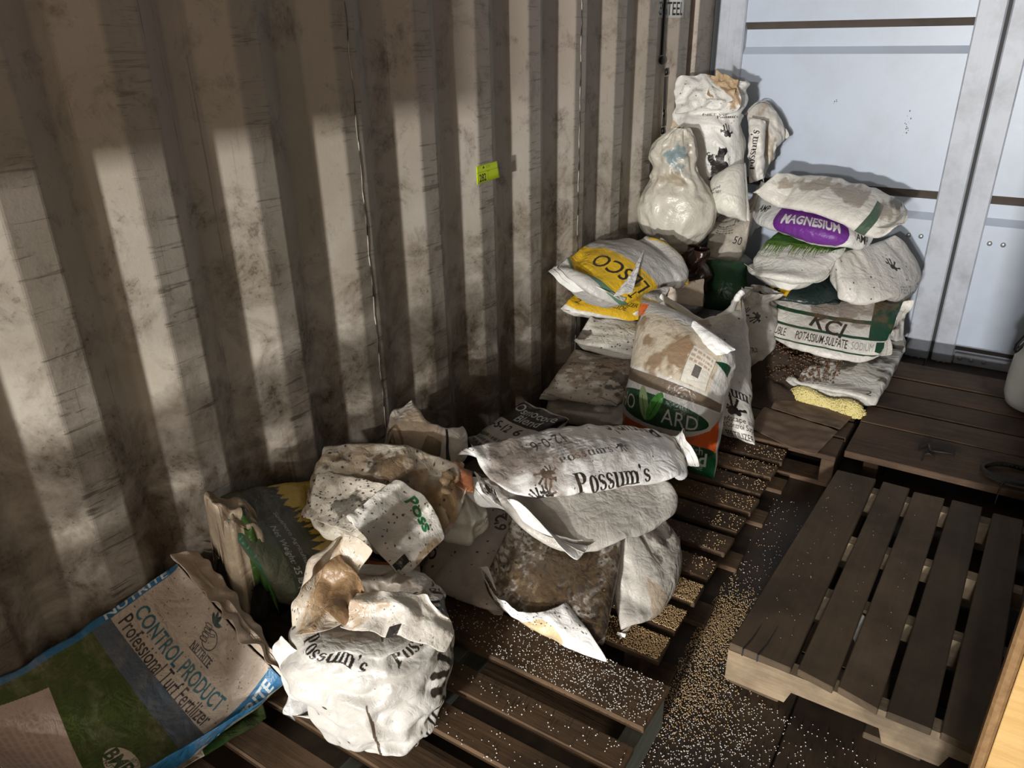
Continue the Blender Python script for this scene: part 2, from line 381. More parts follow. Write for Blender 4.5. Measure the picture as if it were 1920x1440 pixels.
def relax(X, rest_scale, iters, pins, pressure=0.0, gravity=0.0, collide=True, wrap=False, side=None, comp=.25, shape_pin=0.0, maxlift=.10, bend=.06, rest=None):
    """X (layers,nu,nv,3). pins: (mask, weight, target). side: +1/-1 outward sign of each layer."""
    Lr, nu, nv, _ = X.shape
    T = X.copy() if rest is None else rest
    def edges(axis, step, par):
        n = X.shape[axis]; a = np.arange(par, n - step + (0 if not (wrap and axis == 1) else step), 2 * step if step == 1 else 1)
        return a, (a + step) % n
    cons = []
    for axis in (1, 2):
        for par in (0, 1):
            a, b = edges(axis, 1, par)
            if len(a): cons.append((axis, a, b, np.linalg.norm(np.take(T, b, axis) - np.take(T, a, axis), axis=-1, keepdims=True) * rest_scale, .5, comp))
    diag = []
    iu = np.arange(nu if wrap else nu - 1); iu2 = (iu + 1) % nu
    for s in (0, 1):
        ja, jb = (np.arange(nv - 1), np.arange(1, nv)) if s == 0 else (np.arange(1, nv), np.arange(nv - 1))
        diag.append((iu, ja, iu2, jb, np.linalg.norm(T[:, iu2][:, :, jb] - T[:, iu][:, :, ja], axis=-1, keepdims=True) * rest_scale))
    bends = []
    for axis in (1, 2):
        n = X.shape[axis]; a = np.arange(n - 2) if not (wrap and axis == 1) else np.arange(n); b = (a + 2) % n
        bends.append((axis, a, b, np.linalg.norm(np.take(T, b, axis) - np.take(T, a, axis), axis=-1, keepdims=True) * rest_scale))
    Xp = X.copy(); X0 = X.copy()
    for it in range(iters):
        V = (X - Xp) * .88; Xp = X.copy()
        if pressure:
            if wrap: du = np.roll(X, -1, 1) - np.roll(X, 1, 1)
            else: du = np.gradient(X, axis=1)
            dv = np.gradient(X, axis=2); n = np.cross(du, dv); n /= np.linalg.norm(n, axis=-1, keepdims=True) + 1e-9
            V = V + n * np.array(side)[:, None, None, None] * pressure
        X = X + V; X[..., 2] -= gravity
        for axis, a, b, r, kk, cp in cons:
            A, B = np.take(X, a, axis), np.take(X, b, axis); d = B - A; l = np.linalg.norm(d, axis=-1, keepdims=True) + 1e-9
            f = (l - r) / l; f = np.where(f < 0, f * cp, f) * kk; d = d * f
            if axis == 1: X[:, a] += d; X[:, b] -= d
            else: X[:, :, a] += d; X[:, :, b] -= d
        for ia, ja, ib, jb, r in diag:
            A, B = X[:, ia][:, :, ja], X[:, ib][:, :, jb]; d = B - A; l = np.linalg.norm(d, axis=-1, keepdims=True) + 1e-9
            f = (l - r) / l; d = d * np.where(f < 0, f * comp * .6, f) * .2
            if wrap: X[:, :, ja] += d; X[:, :, jb] -= np.roll(d, 1, 1)
            else: X[:, :-1][:, :, ja] += d; X[:, 1:][:, :, jb] -= d
        for axis, a, b, r in bends:
            A, B = np.take(X, a, axis), np.take(X, b, axis); d = B - A; l = np.linalg.norm(d, axis=-1, keepdims=True) + 1e-9
            f = np.minimum((l - r) / l, 0) * bend; d = d * f
            if axis == 1:
                if wrap: X += d; X -= np.roll(d, 2, 1)
                else: X[:, :-2] += d; X[:, 2:] -= d
            else: X[:, :, :-2] += d; X[:, :, 2:] -= d
        for m, wgt, tgt in pins:
            X = np.where(m, X + (tgt - X) * wgt, X)
        if shape_pin: X += (X0 - X) * shape_pin
        if Lr == 2:
            for sl in ((slice(None), 0), (slice(None), -1)):
                av = (X[0, :, sl[1]] + X[1, :, sl[1]]) / 2; X[0, :, sl[1]] = av; X[1, :, sl[1]] = av
                av = (X[0, sl[1]] + X[1, sl[1]]) / 2; X[0, sl[1]] = av; X[1, sl[1]] = av
        if collide:
            i, j = hf_idx(X); h = HF[i, j] + .010; up = h - X[..., 2]
            X[..., 2] += np.where((up > 0) & (up < maxlift), up, 0)
        X[..., 0] = np.maximum(X[..., 0], WALLX + .004); X[..., 1] = np.minimum(X[..., 1], DOORY - .006); X[..., 2] = np.maximum(X[..., 2], .004)
    return X
WALLX, DOORY = -1.335, 3.80

def bez(a, m, b, t):
    """curve a -> b through m at the middle (m None: straight)"""
    t = t[:, None]
    if m is None: return a * (1 - t) + b * t
    c = 2 * m - (a + b) / 2
    return a * (1 - t) ** 2 + 2 * c * t * (1 - t) + b * t * t
def coons(P, mids, nu, nv):
    p00, p10, p11, p01 = [np.asarray(p, float) for p in P]
    m = [None if q is None else np.asarray(q, float) for q in mids]
    u = np.linspace(0, 1, nu); v = np.linspace(0, 1, nv)
    c0, c1 = bez(p00, m[0], p10, u), bez(p01, m[2], p11, u); d0, d1 = bez(p00, m[3], p01, v), bez(p10, m[1], p11, v)
    uu, vv = u[:, None, None], v[None, :, None]
    return (1 - vv) * c0[:, None] + vv * c1[:, None] + (1 - uu) * d0[None] + uu * d1[None] - ((1 - uu) * (1 - vv) * p00 + uu * (1 - vv) * p10 + (1 - uu) * vv * p01 + uu * vv * p11)
def grid_faces(nu, nv, off=0, flip=False, wrap=False):
    f = []
    for i in range(nu if wrap else nu - 1):
        for j in range(nv - 1):
            a, b, c, d = i * nv + j, ((i + 1) % nu) * nv + j, ((i + 1) % nu) * nv + j + 1, i * nv + j + 1
            q = (a, b, c, d) if not flip else (a, d, c, b); f.append(tuple(off + x for x in q))
    return f
def finish(name, verts, faces, uvs, mats, mi, parent, sub=1, weld=0, solid=0.0):
    me = bpy.data.meshes.new(name); me.from_pydata([tuple(v) for v in np.asarray(verts, float).tolist()], [], faces)
    ul = me.uv_layers.new(name='UVMap'); li = np.empty(len(me.loops), int); me.loops.foreach_get('vertex_index', li)
    ul.data.foreach_set('uv', np.asarray(uvs, np.float32)[li].ravel())
    for m in mats: me.materials.append(m)
    me.polygons.foreach_set('material_index', mi); me.polygons.foreach_set('use_smooth', [True] * len(faces))
    o = bpy.data.objects.new(name, me); C.objects.link(o); o.parent = parent
    if weld:
        bm = bmesh.new(); bm.from_mesh(me); bmesh.ops.remove_doubles(bm, verts=bm.verts, dist=2e-5); bm.to_mesh(me); bm.free()
    if solid:
        s = o.modifiers.new('s', 'SOLIDIFY'); s.thickness = solid; s.offset = 0
    if sub:
        s = o.modifiers.new('b', 'SUBSURF'); s.levels = sub; s.render_levels = sub
    return o
def hem_strip(name, edge, inner, length, droop, mat, parent, seed, wave=.006, dirx=None):
    """the flat sewn end of a sack: a strip that goes on from its closed edge"""
    rng = np.random.default_rng(seed); n = len(edge); out = edge - inner
    if dirx is not None: out = out * 0 + np.asarray(dirx)
    out /= np.linalg.norm(out, axis=1, keepdims=True) + 1e-9
    for _ in range(4): out[1:-1] = (out[:-2] + out[1:-1] + out[2:]) / 3
    out[:, 2] -= droop; out /= np.linalg.norm(out, axis=1, keepdims=True)
    w = smooth_noise((n, 1), rng, 3); rows = [edge - out * .004]
    for q in (.33, .66, 1.0):
        p = edge + out * (length * q); p[:, 2:3] += w * wave * q; rows.append(p)
    X = np.stack(rows, 1); i, j = hf_idx(X); X[..., 0] = np.maximum(X[..., 0], WALLX + .003)
    X[..., 2] = np.maximum(X[..., 2], .01)
    uv = np.stack(np.meshgrid(np.linspace(0, 1, n), np.linspace(0, 1, 4), indexing='ij'), -1).reshape(-1, 2)
    o = finish(name, X.reshape(-1, 3), grid_faces(n, 4), uv, [mat], [0] * (3 * (n - 1)), parent, 1, 0, .0014)
    st = edge + out * length * .45; st[:, 2] += .0022 + w[:, 0] * wave * .45
    return o, st
def thread(name, pts, r, mat, parent):
    pts = np.asarray(pts); n = len(pts); d = np.gradient(pts, axis=0); d /= np.linalg.norm(d, axis=1, keepdims=True) + 1e-9
    a = np.cross(d, [0, 0, 1.0]); a /= np.linalg.norm(a, axis=1, keepdims=True) + 1e-9; b = np.cross(d, a)
    v = np.stack([pts + (a * math.cos(t) + b * math.sin(t)) * r for t in (0, 2.09, 4.19)], 1).reshape(-1, 3)
    f = [(i * 3 + k, i * 3 + (k + 1) % 3, (i + 1) * 3 + (k + 1) % 3, (i + 1) * 3 + k) for i in range(n - 1) for k in range(3)]
    return mesh_obj(name, v, f, mat, parent, True)
_seed = [11]; GROUP = [None]
BAGS = {}; DIM = {}
def sack(name, label, P, mids=(None,) * 4, top=.07, bot=.05, draw=None, col=(.72, .69, .63), back=None, dirt=.35, hem=(0, 0), droop=.3, pin=.6, collide=True, grav=.0004,
         slack=1.03, press=.00035, cell=.012, iters=60, puck=.0032, fold=0.0, fscale=.07, rough=.42, hemcol=None, cat='sack', group=None, stitch=None, bump=.42, sq=(2.6, 2.4), maxlift=.1, crumple=.002, dirtcol=(.10, .068, .042), specks=.75,
         sub=1, parts=None, ppm=900, spec=.45, dscale=5.0, bodyname='sack_body'):
    _seed[0] += 1; seed = _seed[0]; rng = np.random.default_rng(seed)
    P = [np.asarray(p, float) for p in P]
    L = (np.linalg.norm(P[1] - P[0]) + np.linalg.norm(P[2] - P[3])) / 2; W = (np.linalg.norm(P[3] - P[0]) + np.linalg.norm(P[2] - P[1])) / 2
    nu, nv = int(np.clip(L / cell, 14, 64)), int(np.clip(W / cell, 12, 56))
    F = coons(P, mids, nu, nv)
    n = np.cross(np.gradient(F, axis=0), np.gradient(F, axis=1)); n /= np.linalg.norm(n, axis=-1, keepdims=True) + 1e-9
    u, v = np.linspace(-1, 1, nu)[:, None], np.linspace(-1, 1, nv)[None]
    prof = ((1 - np.abs(u) ** sq[0]) * (1 - np.abs(v) ** sq[1])) ** .72
    noise = smooth_noise((nu, nv), rng, 3) * crumple; noise2 = smooth_noise((nu, nv), rng, 3) * crumple
    X = np.stack([F + n * (prof * top + noise * np.minimum(prof * 4, 1))[..., None], F - n * (prof * bot + noise2 * np.minimum(prof * 4, 1))[..., None]])
    bmask = np.zeros((1, nu, nv, 1), bool); bmask[:, 0] = bmask[:, -1] = True; bmask[:, :, 0] = bmask[:, :, -1] = True
    pk = F + n * (smooth_noise((nu, nv), rng, 1) * .0035)[..., None]        # puckered seam
    X = relax(X, slack, iters, [(bmask, pin, pk[None])], press, grav, collide, False, (1, -1), maxlift=maxlift)
    # gathers that run in from the seams, and sharp folds
    um, vm = np.linspace(0, L, nu)[:, None], np.linspace(0, W, nv)[None]
    for ly, sg in ((0, 1), (1, -1)):
        dn = np.cross(np.gradient(X[ly], axis=0), np.gradient(X[ly], axis=1)); dn /= np.linalg.norm(dn, axis=-1, keepdims=True) + 1e-9
        d = np.zeros((nu, nv))
        for e in range(2):
            du_ = um if e == 0 else L - um; dv_ = vm if e == 0 else W - vm
            d += pucker(nv, rng, W)[None] * np.exp(-du_ / .09) * np.minimum(du_ / .02, 1) + pucker(nu, rng, L)[:, None] * np.exp(-dv_ / .07) * np.minimum(dv_ / .02, 1)
        d *= puck
        if fold: d += crease(um + 0 * vm, vm + 0 * um, rng, fscale) * fold
        X[ly] += dn * (sg * d * np.minimum(np.minimum(um, L - um), np.minimum(vm, W - vm)).clip(0, .02)[:, :] / .02)[..., None]
        if collide:
            i, j = hf_idx(X[ly]); up = HF[i, j] + .010 - X[ly, ..., 2]; X[ly, ..., 2] += np.where((up > 0) & (up < maxlift), up, 0)
    X[..., 0] = np.maximum(X[..., 0], WALLX + .004); X[..., 1] = np.minimum(X[..., 1], DOORY - .006)
    DIM[name] = (L, W)
    root = thing(name, label, cat, group or GROUP[0], tuple(np.round(F.mean((0, 1)) * [1, 1, 0] + [0, 0, X[..., 2].min()], 4)))
    off = np.array(root.location)
    if draw is not None:
        cv = Canvas(L, W, col, ppm); draw(cv); img = cv.image(name + '_print')
    else: img = None
    mat = sack_mat(name, img, col, rough, dirt, bump=bump, seed=seed % 17, dirtcol=dirtcol, specks=specks, spec=spec, dscale=dscale)
    mb = mat if back is None and img is None else sack_mat(name + '_back', None, back or col, rough, dirt, bump=bump, seed=seed % 13, dirtcol=dirtcol, specks=specks, spec=spec)
    uv = np.stack(np.meshgrid(np.linspace(0, 1, nu), np.linspace(0, 1, nv), indexing='ij'), -1).reshape(-1, 2)
    fa = grid_faces(nu, nv); fb = grid_faces(nu, nv, nu * nv, True)
    finish(bodyname, X.reshape(-1, 3) - off, fa + fb, np.concatenate([uv, uv]), [mat, mb], [0] * len(fa) + [1] * len(fb), root, sub, 1)
    hm = None
    for e, ln in enumerate(hem):
        if ln <= 0: continue
        hm = hm or sack_mat(name + '_hem', None, hemcol or col, rough, dirt * .7, bump=bump, seed=seed % 11)
        ed, inn = ((X[0, 0], X[0, 2]), (X[0, -1], X[0, -3]), (X[0, :, 0], X[0, :, 2]), (X[0, :, -1], X[0, :, -3]))[e]
        h, st = hem_strip('sewn_hem', ed - off, inn - off, ln, droop, hm, root, seed + e)
        thread('stitching', st, .0011, stitch or MATS['thread'], h)
    hf_add(X)
    BAGS[name] = (root, X)
    return root, X
def tube_sack(name, label, rings, nu=56, nv=40, draw=None, col=(.72, .69, .63), dirt=.35, fold=.006, slack=1.05, iters=50, hold=.06, press=.0002, cat='sack', group=None, rough=.42, bump=.35,
              cap=True, bodyname='sack_body', dirtcol=(.10, .068, .042), collide=False, crs=.006, cscale=.08, ripple=0.0, parent=None, specks=.75, seed=None, spec=.45, solid=0.0, ppm=800, twist=0.0, dscale=5.0):
    """rings: (centre xyz, rx, ry, angle deg, squareness)"""
    _seed[0] += 1; seed = seed or _seed[0]; rng = np.random.default_rng(seed)
    t = np.linspace(0, 1, len(rings)); s = np.linspace(0, 1, nv)
    def interp(vals):
        vals = np.asarray(vals, float); out = np.empty((nv,) + vals.shape[1:])
        for q, x in enumerate(s):
            k = min(int(x * (len(rings) - 1)), len(rings) - 2); f = x * (len(rings) - 1) - k
            p = [vals[max(k - 1, 0)], vals[k], vals[k + 1], vals[min(k + 2, len(rings) - 1)]]
            out[q] = .5 * (2 * p[1] + (p[2] - p[0]) * f + (2 * p[0] - 5 * p[1] + 4 * p[2] - p[3]) * f * f + (3 * p[1] - p[0] - 3 * p[2] + p[3]) * f ** 3)
        return out
    cen = interp([r[0] for r in rings]); par = interp([[r[1], r[2], math.radians(r[3]), r[4]] for r in rings])
    th = np.linspace(0, 2 * np.pi, nu, endpoint=False)
    X = np.empty((1, nu, nv, 3))
    nz = smooth_noise((nu, nv), rng, 4, True) * fold + smooth_noise((nu, nv), rng, 1, True) * fold * .3
    ph = np.cumsum(rng.normal(size=nv)) * .12
    for j in range(nv):
        rx, ry, a, sq = par[j]; e = 2.0 / max(sq, .6)
        cx, sy = np.sign(np.cos(th)) * np.abs(np.cos(th)) ** e, np.sign(np.sin(th)) * np.abs(np.sin(th)) ** e
        rr = 1 + (nz[:, j] + ripple * np.sin(th * 9 + ph[j] * 3) * s[j] + ripple * .6 * np.sin(th * 15 + 2 * ph[j])) / max(min(rx, ry), .02)
        x, y = rx * cx * rr, ry * sy * rr; aa = a + twist * s[j]
        X[0, :, j, 0] = cen[j, 0] + x * math.cos(aa) - y * math.sin(aa)
        X[0, :, j, 1] = cen[j, 1] + x * math.sin(aa) + y * math.cos(aa)
        X[0, :, j, 2] = cen[j, 2]
    X = relax(X, slack, iters, [], press, 0.0, collide, True, (1,), shape_pin=hold)
    al = np.linspace(0, 1, nv) * np.sum(np.linalg.norm(np.diff(cen, axis=0), axis=1)); ar = th * np.mean(par[:, :2])
    ct = X[0].mean(0, keepdims=True); rd = X[0] - ct; rd /= np.linalg.norm(rd, axis=-1, keepdims=True) + 1e-9
    A_, B_ = np.repeat(ar[:, None], nv, 1), np.repeat(al[None], nu, 0); bl = np.clip(np.minimum(th, 2 * np.pi - th) / .5, 0, 1)[:, None]
    X[0] += rd * (crease(A_, B_, rng, cscale) * crs * bl)[..., None]
    X[..., 0] = np.maximum(X[..., 0], WALLX + .004); X[..., 1] = np.minimum(X[..., 1], DOORY - .006)
    own = parent is None
    root = thing(name, label, cat, group or GROUP[0], tuple(np.round([*cen[0][:2], X[..., 2].min()], 4))) if own else parent
    off = np.array(root.location)
    if draw is not None:
        Lc = 2 * np.pi * np.mean([r[1] + r[2] for r in rings]) / 2; Hc = np.sum(np.linalg.norm(np.diff(cen, axis=0), axis=1)); cv = Canvas(Lc, Hc, col, ppm); draw(cv); img = cv.image(name + '_print')
    else: img = None
    mat = sack_mat(name + bodyname, img, col, rough, dirt, bump=bump, seed=seed % 17, dirtcol=dirtcol, specks=specks, spec=spec, dscale=dscale)
    uu = np.linspace(0, 1, nu, endpoint=False)
    V = list((X[0] - off).reshape(-1, 3)); uv = list(np.stack(np.meshgrid(uu, s, indexing='ij'), -1).reshape(-1, 2)); F = []
    seam = len(V)                                                # repeat the first column so that the print does not smear
    V += list(X[0, 0] - off); uv += [(1.0, q) for q in s]
    for i in range(nu):
        for j in range(nv - 1):
            a, d = i * nv + j, i * nv + j + 1
            b, c = ((i + 1) * nv + j, (i + 1) * nv + j + 1) if i < nu - 1 else (seam + j, seam + j + 1)
            F.append((a, b, c, d))
    if cap:
        V.append(X[0, :, 0].mean(0) - off); uv.append((.5, 0)); k = len(V) - 1
        F += [((i + 1) % nu * nv, i * nv, k) for i in range(nu)]
    finish(bodyname, V, F, uv, [mat], [0] * len(F), root, 1, 1, solid)
    if own: hf_add(X[0])
    BAGS[name + ('' if own else bodyname)] = (root, X)
    return root, X
def sheet(name, P, mids, mat, parent=None, crumple=.006, slack=1.04, cell=.010, iters=40, hold=.05, collide=False, curl=0.0, draw=None, sub=1, thick=.0012, passes=2):
    """a loose flap or crumpled piece of sack"""
    _seed[0] += 1; rng = np.random.default_rng(_seed[0]); P = [np.asarray(p, float) for p in P]
    L = (np.linalg.norm(P[1] - P[0]) + np.linalg.norm(P[2] - P[3])) / 2; W = (np.linalg.norm(P[3] - P[0]) + np.linalg.norm(P[2] - P[1])) / 2
    nu, nv = int(np.clip(L / cell, 8, 50)), int(np.clip(W / cell, 8, 50)); F = coons(P, mids, nu, nv)
    n = np.cross(np.gradient(F, axis=0), np.gradient(F, axis=1)); n /= np.linalg.norm(n, axis=-1, keepdims=True) + 1e-9
    u, v = np.linspace(-1, 1, nu)[:, None], np.linspace(-1, 1, nv)[None]
    X = F + n * (smooth_noise((nu, nv), rng, passes) * crumple * .35 + curl * (1 - u * u) * (1 - v * v))[..., None]
    X = relax(X[None], slack, iters, [], 0, 0, collide, False, (1,), shape_pin=hold)[0]
    X = X + n * (crease((u + 1) / 2 * L + 0 * v, (v + 1) / 2 * W + 0 * u, rng, max(.03, crumple * 7)) * crumple * .8)[..., None]
    off = np.array(parent.location) if parent is not None else np.zeros(3)
    uv = np.stack(np.meshgrid(np.linspace(0, 1, nu), np.linspace(0, 1, nv), indexing='ij'), -1).reshape(-1, 2)
    return finish(name, X.reshape(-1, 3) - off, grid_faces(nu, nv), uv, [mat], [0] * ((nu - 1) * (nv - 1)), parent, sub, 0, thick)
def printed(name, w, h, col, draw, **k):
    cv = Canvas(w, h, col); draw(cv); return sack_mat(name, cv.image(name), col, **k)
MATS = {}
MATS['thread'] = plain_mat('stitch_thread', (.55, .5, .42), .8)
MATS['dark_thread'] = plain_mat('dark_stitch_thread', (.03, .025, .02), .8)
BLK = (.018, .016, .015)
# ------------------------------------------------------------------ the container
WIN, WOUT = -1.335, -1.371
S = [0.32, 0.575, 0.812, 1.074, 1.346, 1.624, 1.887, 2.17, 2.47, 2.785, 3.07, 3.395]     # near edge of each inner face
FLAT = [.068, .068, .066, .06, .064, .064, .07, .071, .078, .08, .09, .11]
s0 = S[0]
while s0 > -6.9:
    s0 -= .275; S.insert(0, s0); FLAT.insert(0, .068)
PROF = []
for q, f in zip(S, FLAT):
    PROF += [(q - .072, WOUT), (q, WIN), (q + f, WIN), (q + f + .068, WOUT)]
PROF.append((3.60, WOUT)); PROF.append((3.602, WIN + .004)); PROF.append((3.80, WIN + .004))
PY, PX = np.array([p[0] for p in PROF]), np.array([p[1] for p in PROF])
wall_x = lambda y: float(np.interp(y, PY, PX))

def wall_mat():
    m, nt, b = mat_new('container_paint'); k = NB(nt)
    v = k.coords('Object'); xyz = k.n('ShaderNodeSeparateXYZ'); k.link(v, xyz.inputs[0])
    big = k.noise(v, 2.6, 7, .62, .3); med = k.noise(v, 9, 8, .7, .4); fine = k.noise(v, 90, 4, .7)
    base = k.mix(k.ramp(xyz.outputs[2], 1.0, 1.35), (.48, .44, .385), (.44, .37, .31))
    base = k.mix(k.ramp(big, .35, .65), base, (.36, .315, .25))
    # grime is worst near the floor, in ragged patches
    low = k.ramp(xyz.outputs[2], 1.05, .25); dirt = k.math('MULTIPLY', k.ramp(k.math('ADD', med, k.math('MULTIPLY', low, .36)), .52, .84), .90)
    col = k.mix(dirt, base, (.070, .048, .027))
    rust = k.math('MULTIPLY', k.ramp(k.math('ADD', fine, k.math('MULTIPLY', med, .9)), 1.06, 1.2), k.ramp(xyz.outputs[2], 1.2, .4, .3, 1.0))
    col = k.mix(k.math('MINIMUM', rust, .9), col, (.055, .030, .015))
    # scratches left by cargo: slanting dark lines on the faces that stand proud
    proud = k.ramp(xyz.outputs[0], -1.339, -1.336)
    sc = k.noise(k.coords('Object', (1, 4, 75), (.12, 0, 0)), 1.0, 5, .75, .5); sc2 = k.noise(k.coords('Object', (1, 3, 38), (-.10, 0, 0)), 1.0, 4, .8, .3)
    scr = k.math('MAXIMUM', k.ramp(sc, .575, .63), k.ramp(sc2, .60, .65)); scr = k.math('MULTIPLY', k.math('MULTIPLY', scr, proud), k.ramp(xyz.outputs[2], 1.5, .4, .35, .95))
    col = k.mix(scr, col, (.035, .026, .02))
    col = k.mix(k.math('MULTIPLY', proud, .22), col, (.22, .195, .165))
    vs = k.noise(k.coords('Object', (1, 60, 1.4)), 1.0, 4, .7, .2); col = k.mix(k.math('MULTIPLY', k.ramp(vs, .64, .72), .55), col, (.06, .042, .028))
    k.link(col, b.inputs['Base Color']); b.inputs['Roughness'].default_value = .6; b.inputs['Specular IOR Level'].default_value = .35
    k.bump(k.math('ADD', fine, med), .12, .004, b)
    return m
WM = wall_mat()
wl = structure(bpy.data.objects.new('wall_left', None)); C.objects.link(wl)
cuts = [-6.95, -4.5, -2.1, 0.30, 1.388, 2.505, 3.80]          # welded sheets
for a, b in zip(cuts[:-1], cuts[1:]):
    ys = sorted({a, b, *[p for p in PY if a < p < b]}); zs = [0.0, .02, .6, 1.2, 1.8, 2.40]
    V = [(wall_x(y), y, z) for y in ys for z in zs]; n = len(zs)
    F = [(i * n + j, (i + 1) * n + j, (i + 1) * n + j + 1, i * n + j + 1) for i in range(len(ys) - 1) for j in range(n - 1)]
    o = mesh_obj('steel_sheet', V, F, WM, wl)
    s = o.modifiers.new('b', 'BEVEL'); s.width = .004; s.segments = 2; s.limit_method = 'ANGLE'; s.angle_limit = .3
weld = plain_mat('weld_bead', (.50, .46, .40), .5, dirt=.4, bump=.5, bscale=160)
for y in cuts[1:-1]:
    if y > 0: thread('weld_seam', [(wall_x(y) + .001, y + .002 * math.sin(z * 40), z) for z in np.linspace(.02, 2.38, 60)], .0012, weld, wl)
bm = box_bm(-1.40, WIN - .012, -6.9, 3.8, 0.0, .035); bm_obj('bottom_rail', bm, WM, wl)
GREY = plain_mat('door_paint', (.475, .535, .63), .38, dirt=.18, dirtcol=(.20, .20, .20), dscale=4, spec=.5, bump=.06, bscale=220)
FRAME = plain_mat('door_frame_paint', (.46, .49, .55), .42, dirt=.45, dirtcol=(.13, .12, .11), dscale=7, bump=.12, bscale=70)
BROWN = plain_mat('door_rib_brown', (.105, .080, .062), .6, dirt=.4)  # brown for the upper slope of each door trough
RUB = plain_mat('rubber_gasket', (.012, .012, .013), .6)
STEEL = plain_mat('rivet_steel', (.45, .45, .46), .35, metal=.6, dirt=.4)
# corner post between the wall and the doors
post = structure(bm_obj('trim_1', box_bm(-1.372, -1.338, 3.80, 3.86, 0, 2.4, .004), plain_mat('post_paint', (.40, .37, .33), .55, dirt=.4)))
structure(bm_obj('trim_2', box_bm(-1.338, -1.306, 3.812, 3.86, 0, 2.4), RUB))
def door_leaf(name, x0, x1, fl, fr, rivets):
    root = structure(bpy.data.objects.new(name, None)); C.objects.link(root)
    for a, b2 in ((x0, x0 + fl), (x1 - fr, x1)):
        bm = box_bm(a, b2, 3.785, 3.85, .0, 2.32, .006)
        w2 = (b2 - a)
        for q in (.36, .64): box_bm(a + w2 * q - .004, a + w2 * q + .004, 3.7835, 3.80, .0, 2.32, 0, bm)   # ridges of the rolled section
        bm_obj('stile', bm, FRAME, root)
    px0, px1 = x0 + fl, x1 - fr
    # pressed panel: shallow troughs across it
    bands = []
    prof = [(2.32, 3.80), (2.145, 3.80), (2.115, 3.832), (2.045, 3.832), (2.015, 3.80), (1.442, 3.80), (1.412, 3.832), (1.339, 3.832), (1.309, 3.80), (.762, 3.80), (.722, 3.832), (.664, 3.832), (.636, 3.80), (.085, 3.80), (.055, 3.832), (0.0, 3.832)]
    for (za, ya), (zb, yb) in zip(prof[:-1], prof[1:]):
        nm = 'panel' if ya == yb else 'rib_slope'
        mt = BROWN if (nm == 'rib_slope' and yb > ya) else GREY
        mesh_obj(nm, [(px0, ya, za), (px1, ya, za), (px1, yb, zb), (px0, yb, zb), (px0, 3.846, za), (px1, 3.846, za), (px1, 3.846, zb), (px0, 3.846, zb)],
                 [(0, 3, 2, 1), (4, 5, 6, 7), (0, 4, 7, 3), (1, 2, 6, 5), (0, 1, 5, 4), (3, 7, 6, 2)], mt, root)
    for x, z in rivets:
        bm = bmesh.new(); bmesh.ops.create_uvsphere(bm, u_segments=10, v_segments=6, radius=.011)
        for vv in bm.verts: vv.co = Vector((vv.co.x, vv.co.y * .5, vv.co.z)) + Vector((x, 3.799, z))
        bm_obj('rivet', bm, STEEL, root, True)
    bm_obj('kick_plate', box_bm(px0 + .004, px1 - .004, 3.80, 3.829, .0, .05, .003), FRAME, root)
    return root
door_leaf('door_1', -1.302, -.162, .124, .102, [(-.345, .562), (-.295, .562), (-1.12, .562), (-1.07, .562)])
structure(bm_obj('trim_3', box_bm(-.162, -.148, 3.80, 3.86, 0, 2.4), RUB))
door_leaf('door_2', -.148, .99, .085, .12, [(-.03, .562), (.02, .562), (.89, .562), (-.035, .028), (.01, .028), (.06, .028)])
PAINT = plain_mat('inner_paint', (.26, .235, .20), .65, dirt=.5)
structure(bm_obj('ceiling', box_bm(-1.40, 1.04, -6.95, 3.9, 2.40, 2.44), PAINT))
ys = np.arange(-6.9, 3.85, .07); V = [(.99 + (.036 if (i // 2) % 2 else 0), y, z) for i, y in enumerate(ys) for z in (0, 2.4)]
structure(mesh_obj('wall_right', V, [(i * 2, i * 2 + 1, i * 2 + 3, i * 2 + 2) for i in range(len(ys) - 1)], PAINT))
bm = box_bm(-1.40, LP[0] - .30, -6.97, -6.94, 0, 2.4); box_bm(LP[0] + .30, 1.04, -6.97, -6.94, 0, 2.4, 0, bm)
box_bm(LP[0] - .30, LP[0] + .30, -6.97, -6.94, 0, .85, 0, bm); box_bm(LP[0] - .30, LP[0] + .30, -6.97, -6.94, 1.45, 2.4, 0, bm)
structure(bm_obj('wall_rear', bm, PAINT))
# unseen blocker added behind the camera, slotted along the wall: it casts the level shadow edge on the corrugations
PLY = wood_mat('blocker_ply', (.30, .20, .10), (.42, .30, .17), .2)
yb = -1.0; q = (yb - LP[1])
def at_blocker(x, y, z):
    t = q / (y - LP[1]); return LP[0] + (x - LP[0]) * t, LP[2] + (z - LP[2]) * t
xe = at_blocker(-1.345, 2.05, 1)[0]; zt = at_blocker(-1.345, 1.3, 1.225)[1]; zb = at_blocker(-1.345, 1.6, .70)[1]; z1 = at_blocker(-1.345, 1.2, .545)[1]; z2 = at_blocker(-1.345, 1.2, .495)[1]
bm = box_bm(-1.37, xe, yb - .012, yb + .012, 0, z2); box_bm(-1.37, xe, yb - .012, yb + .012, z1, zb, 0, bm); box_bm(-1.37, xe, yb - .012, yb + .012, zt, 2.4, 0, bm)
structure(bm_obj('light_blocker', bm, PLY))

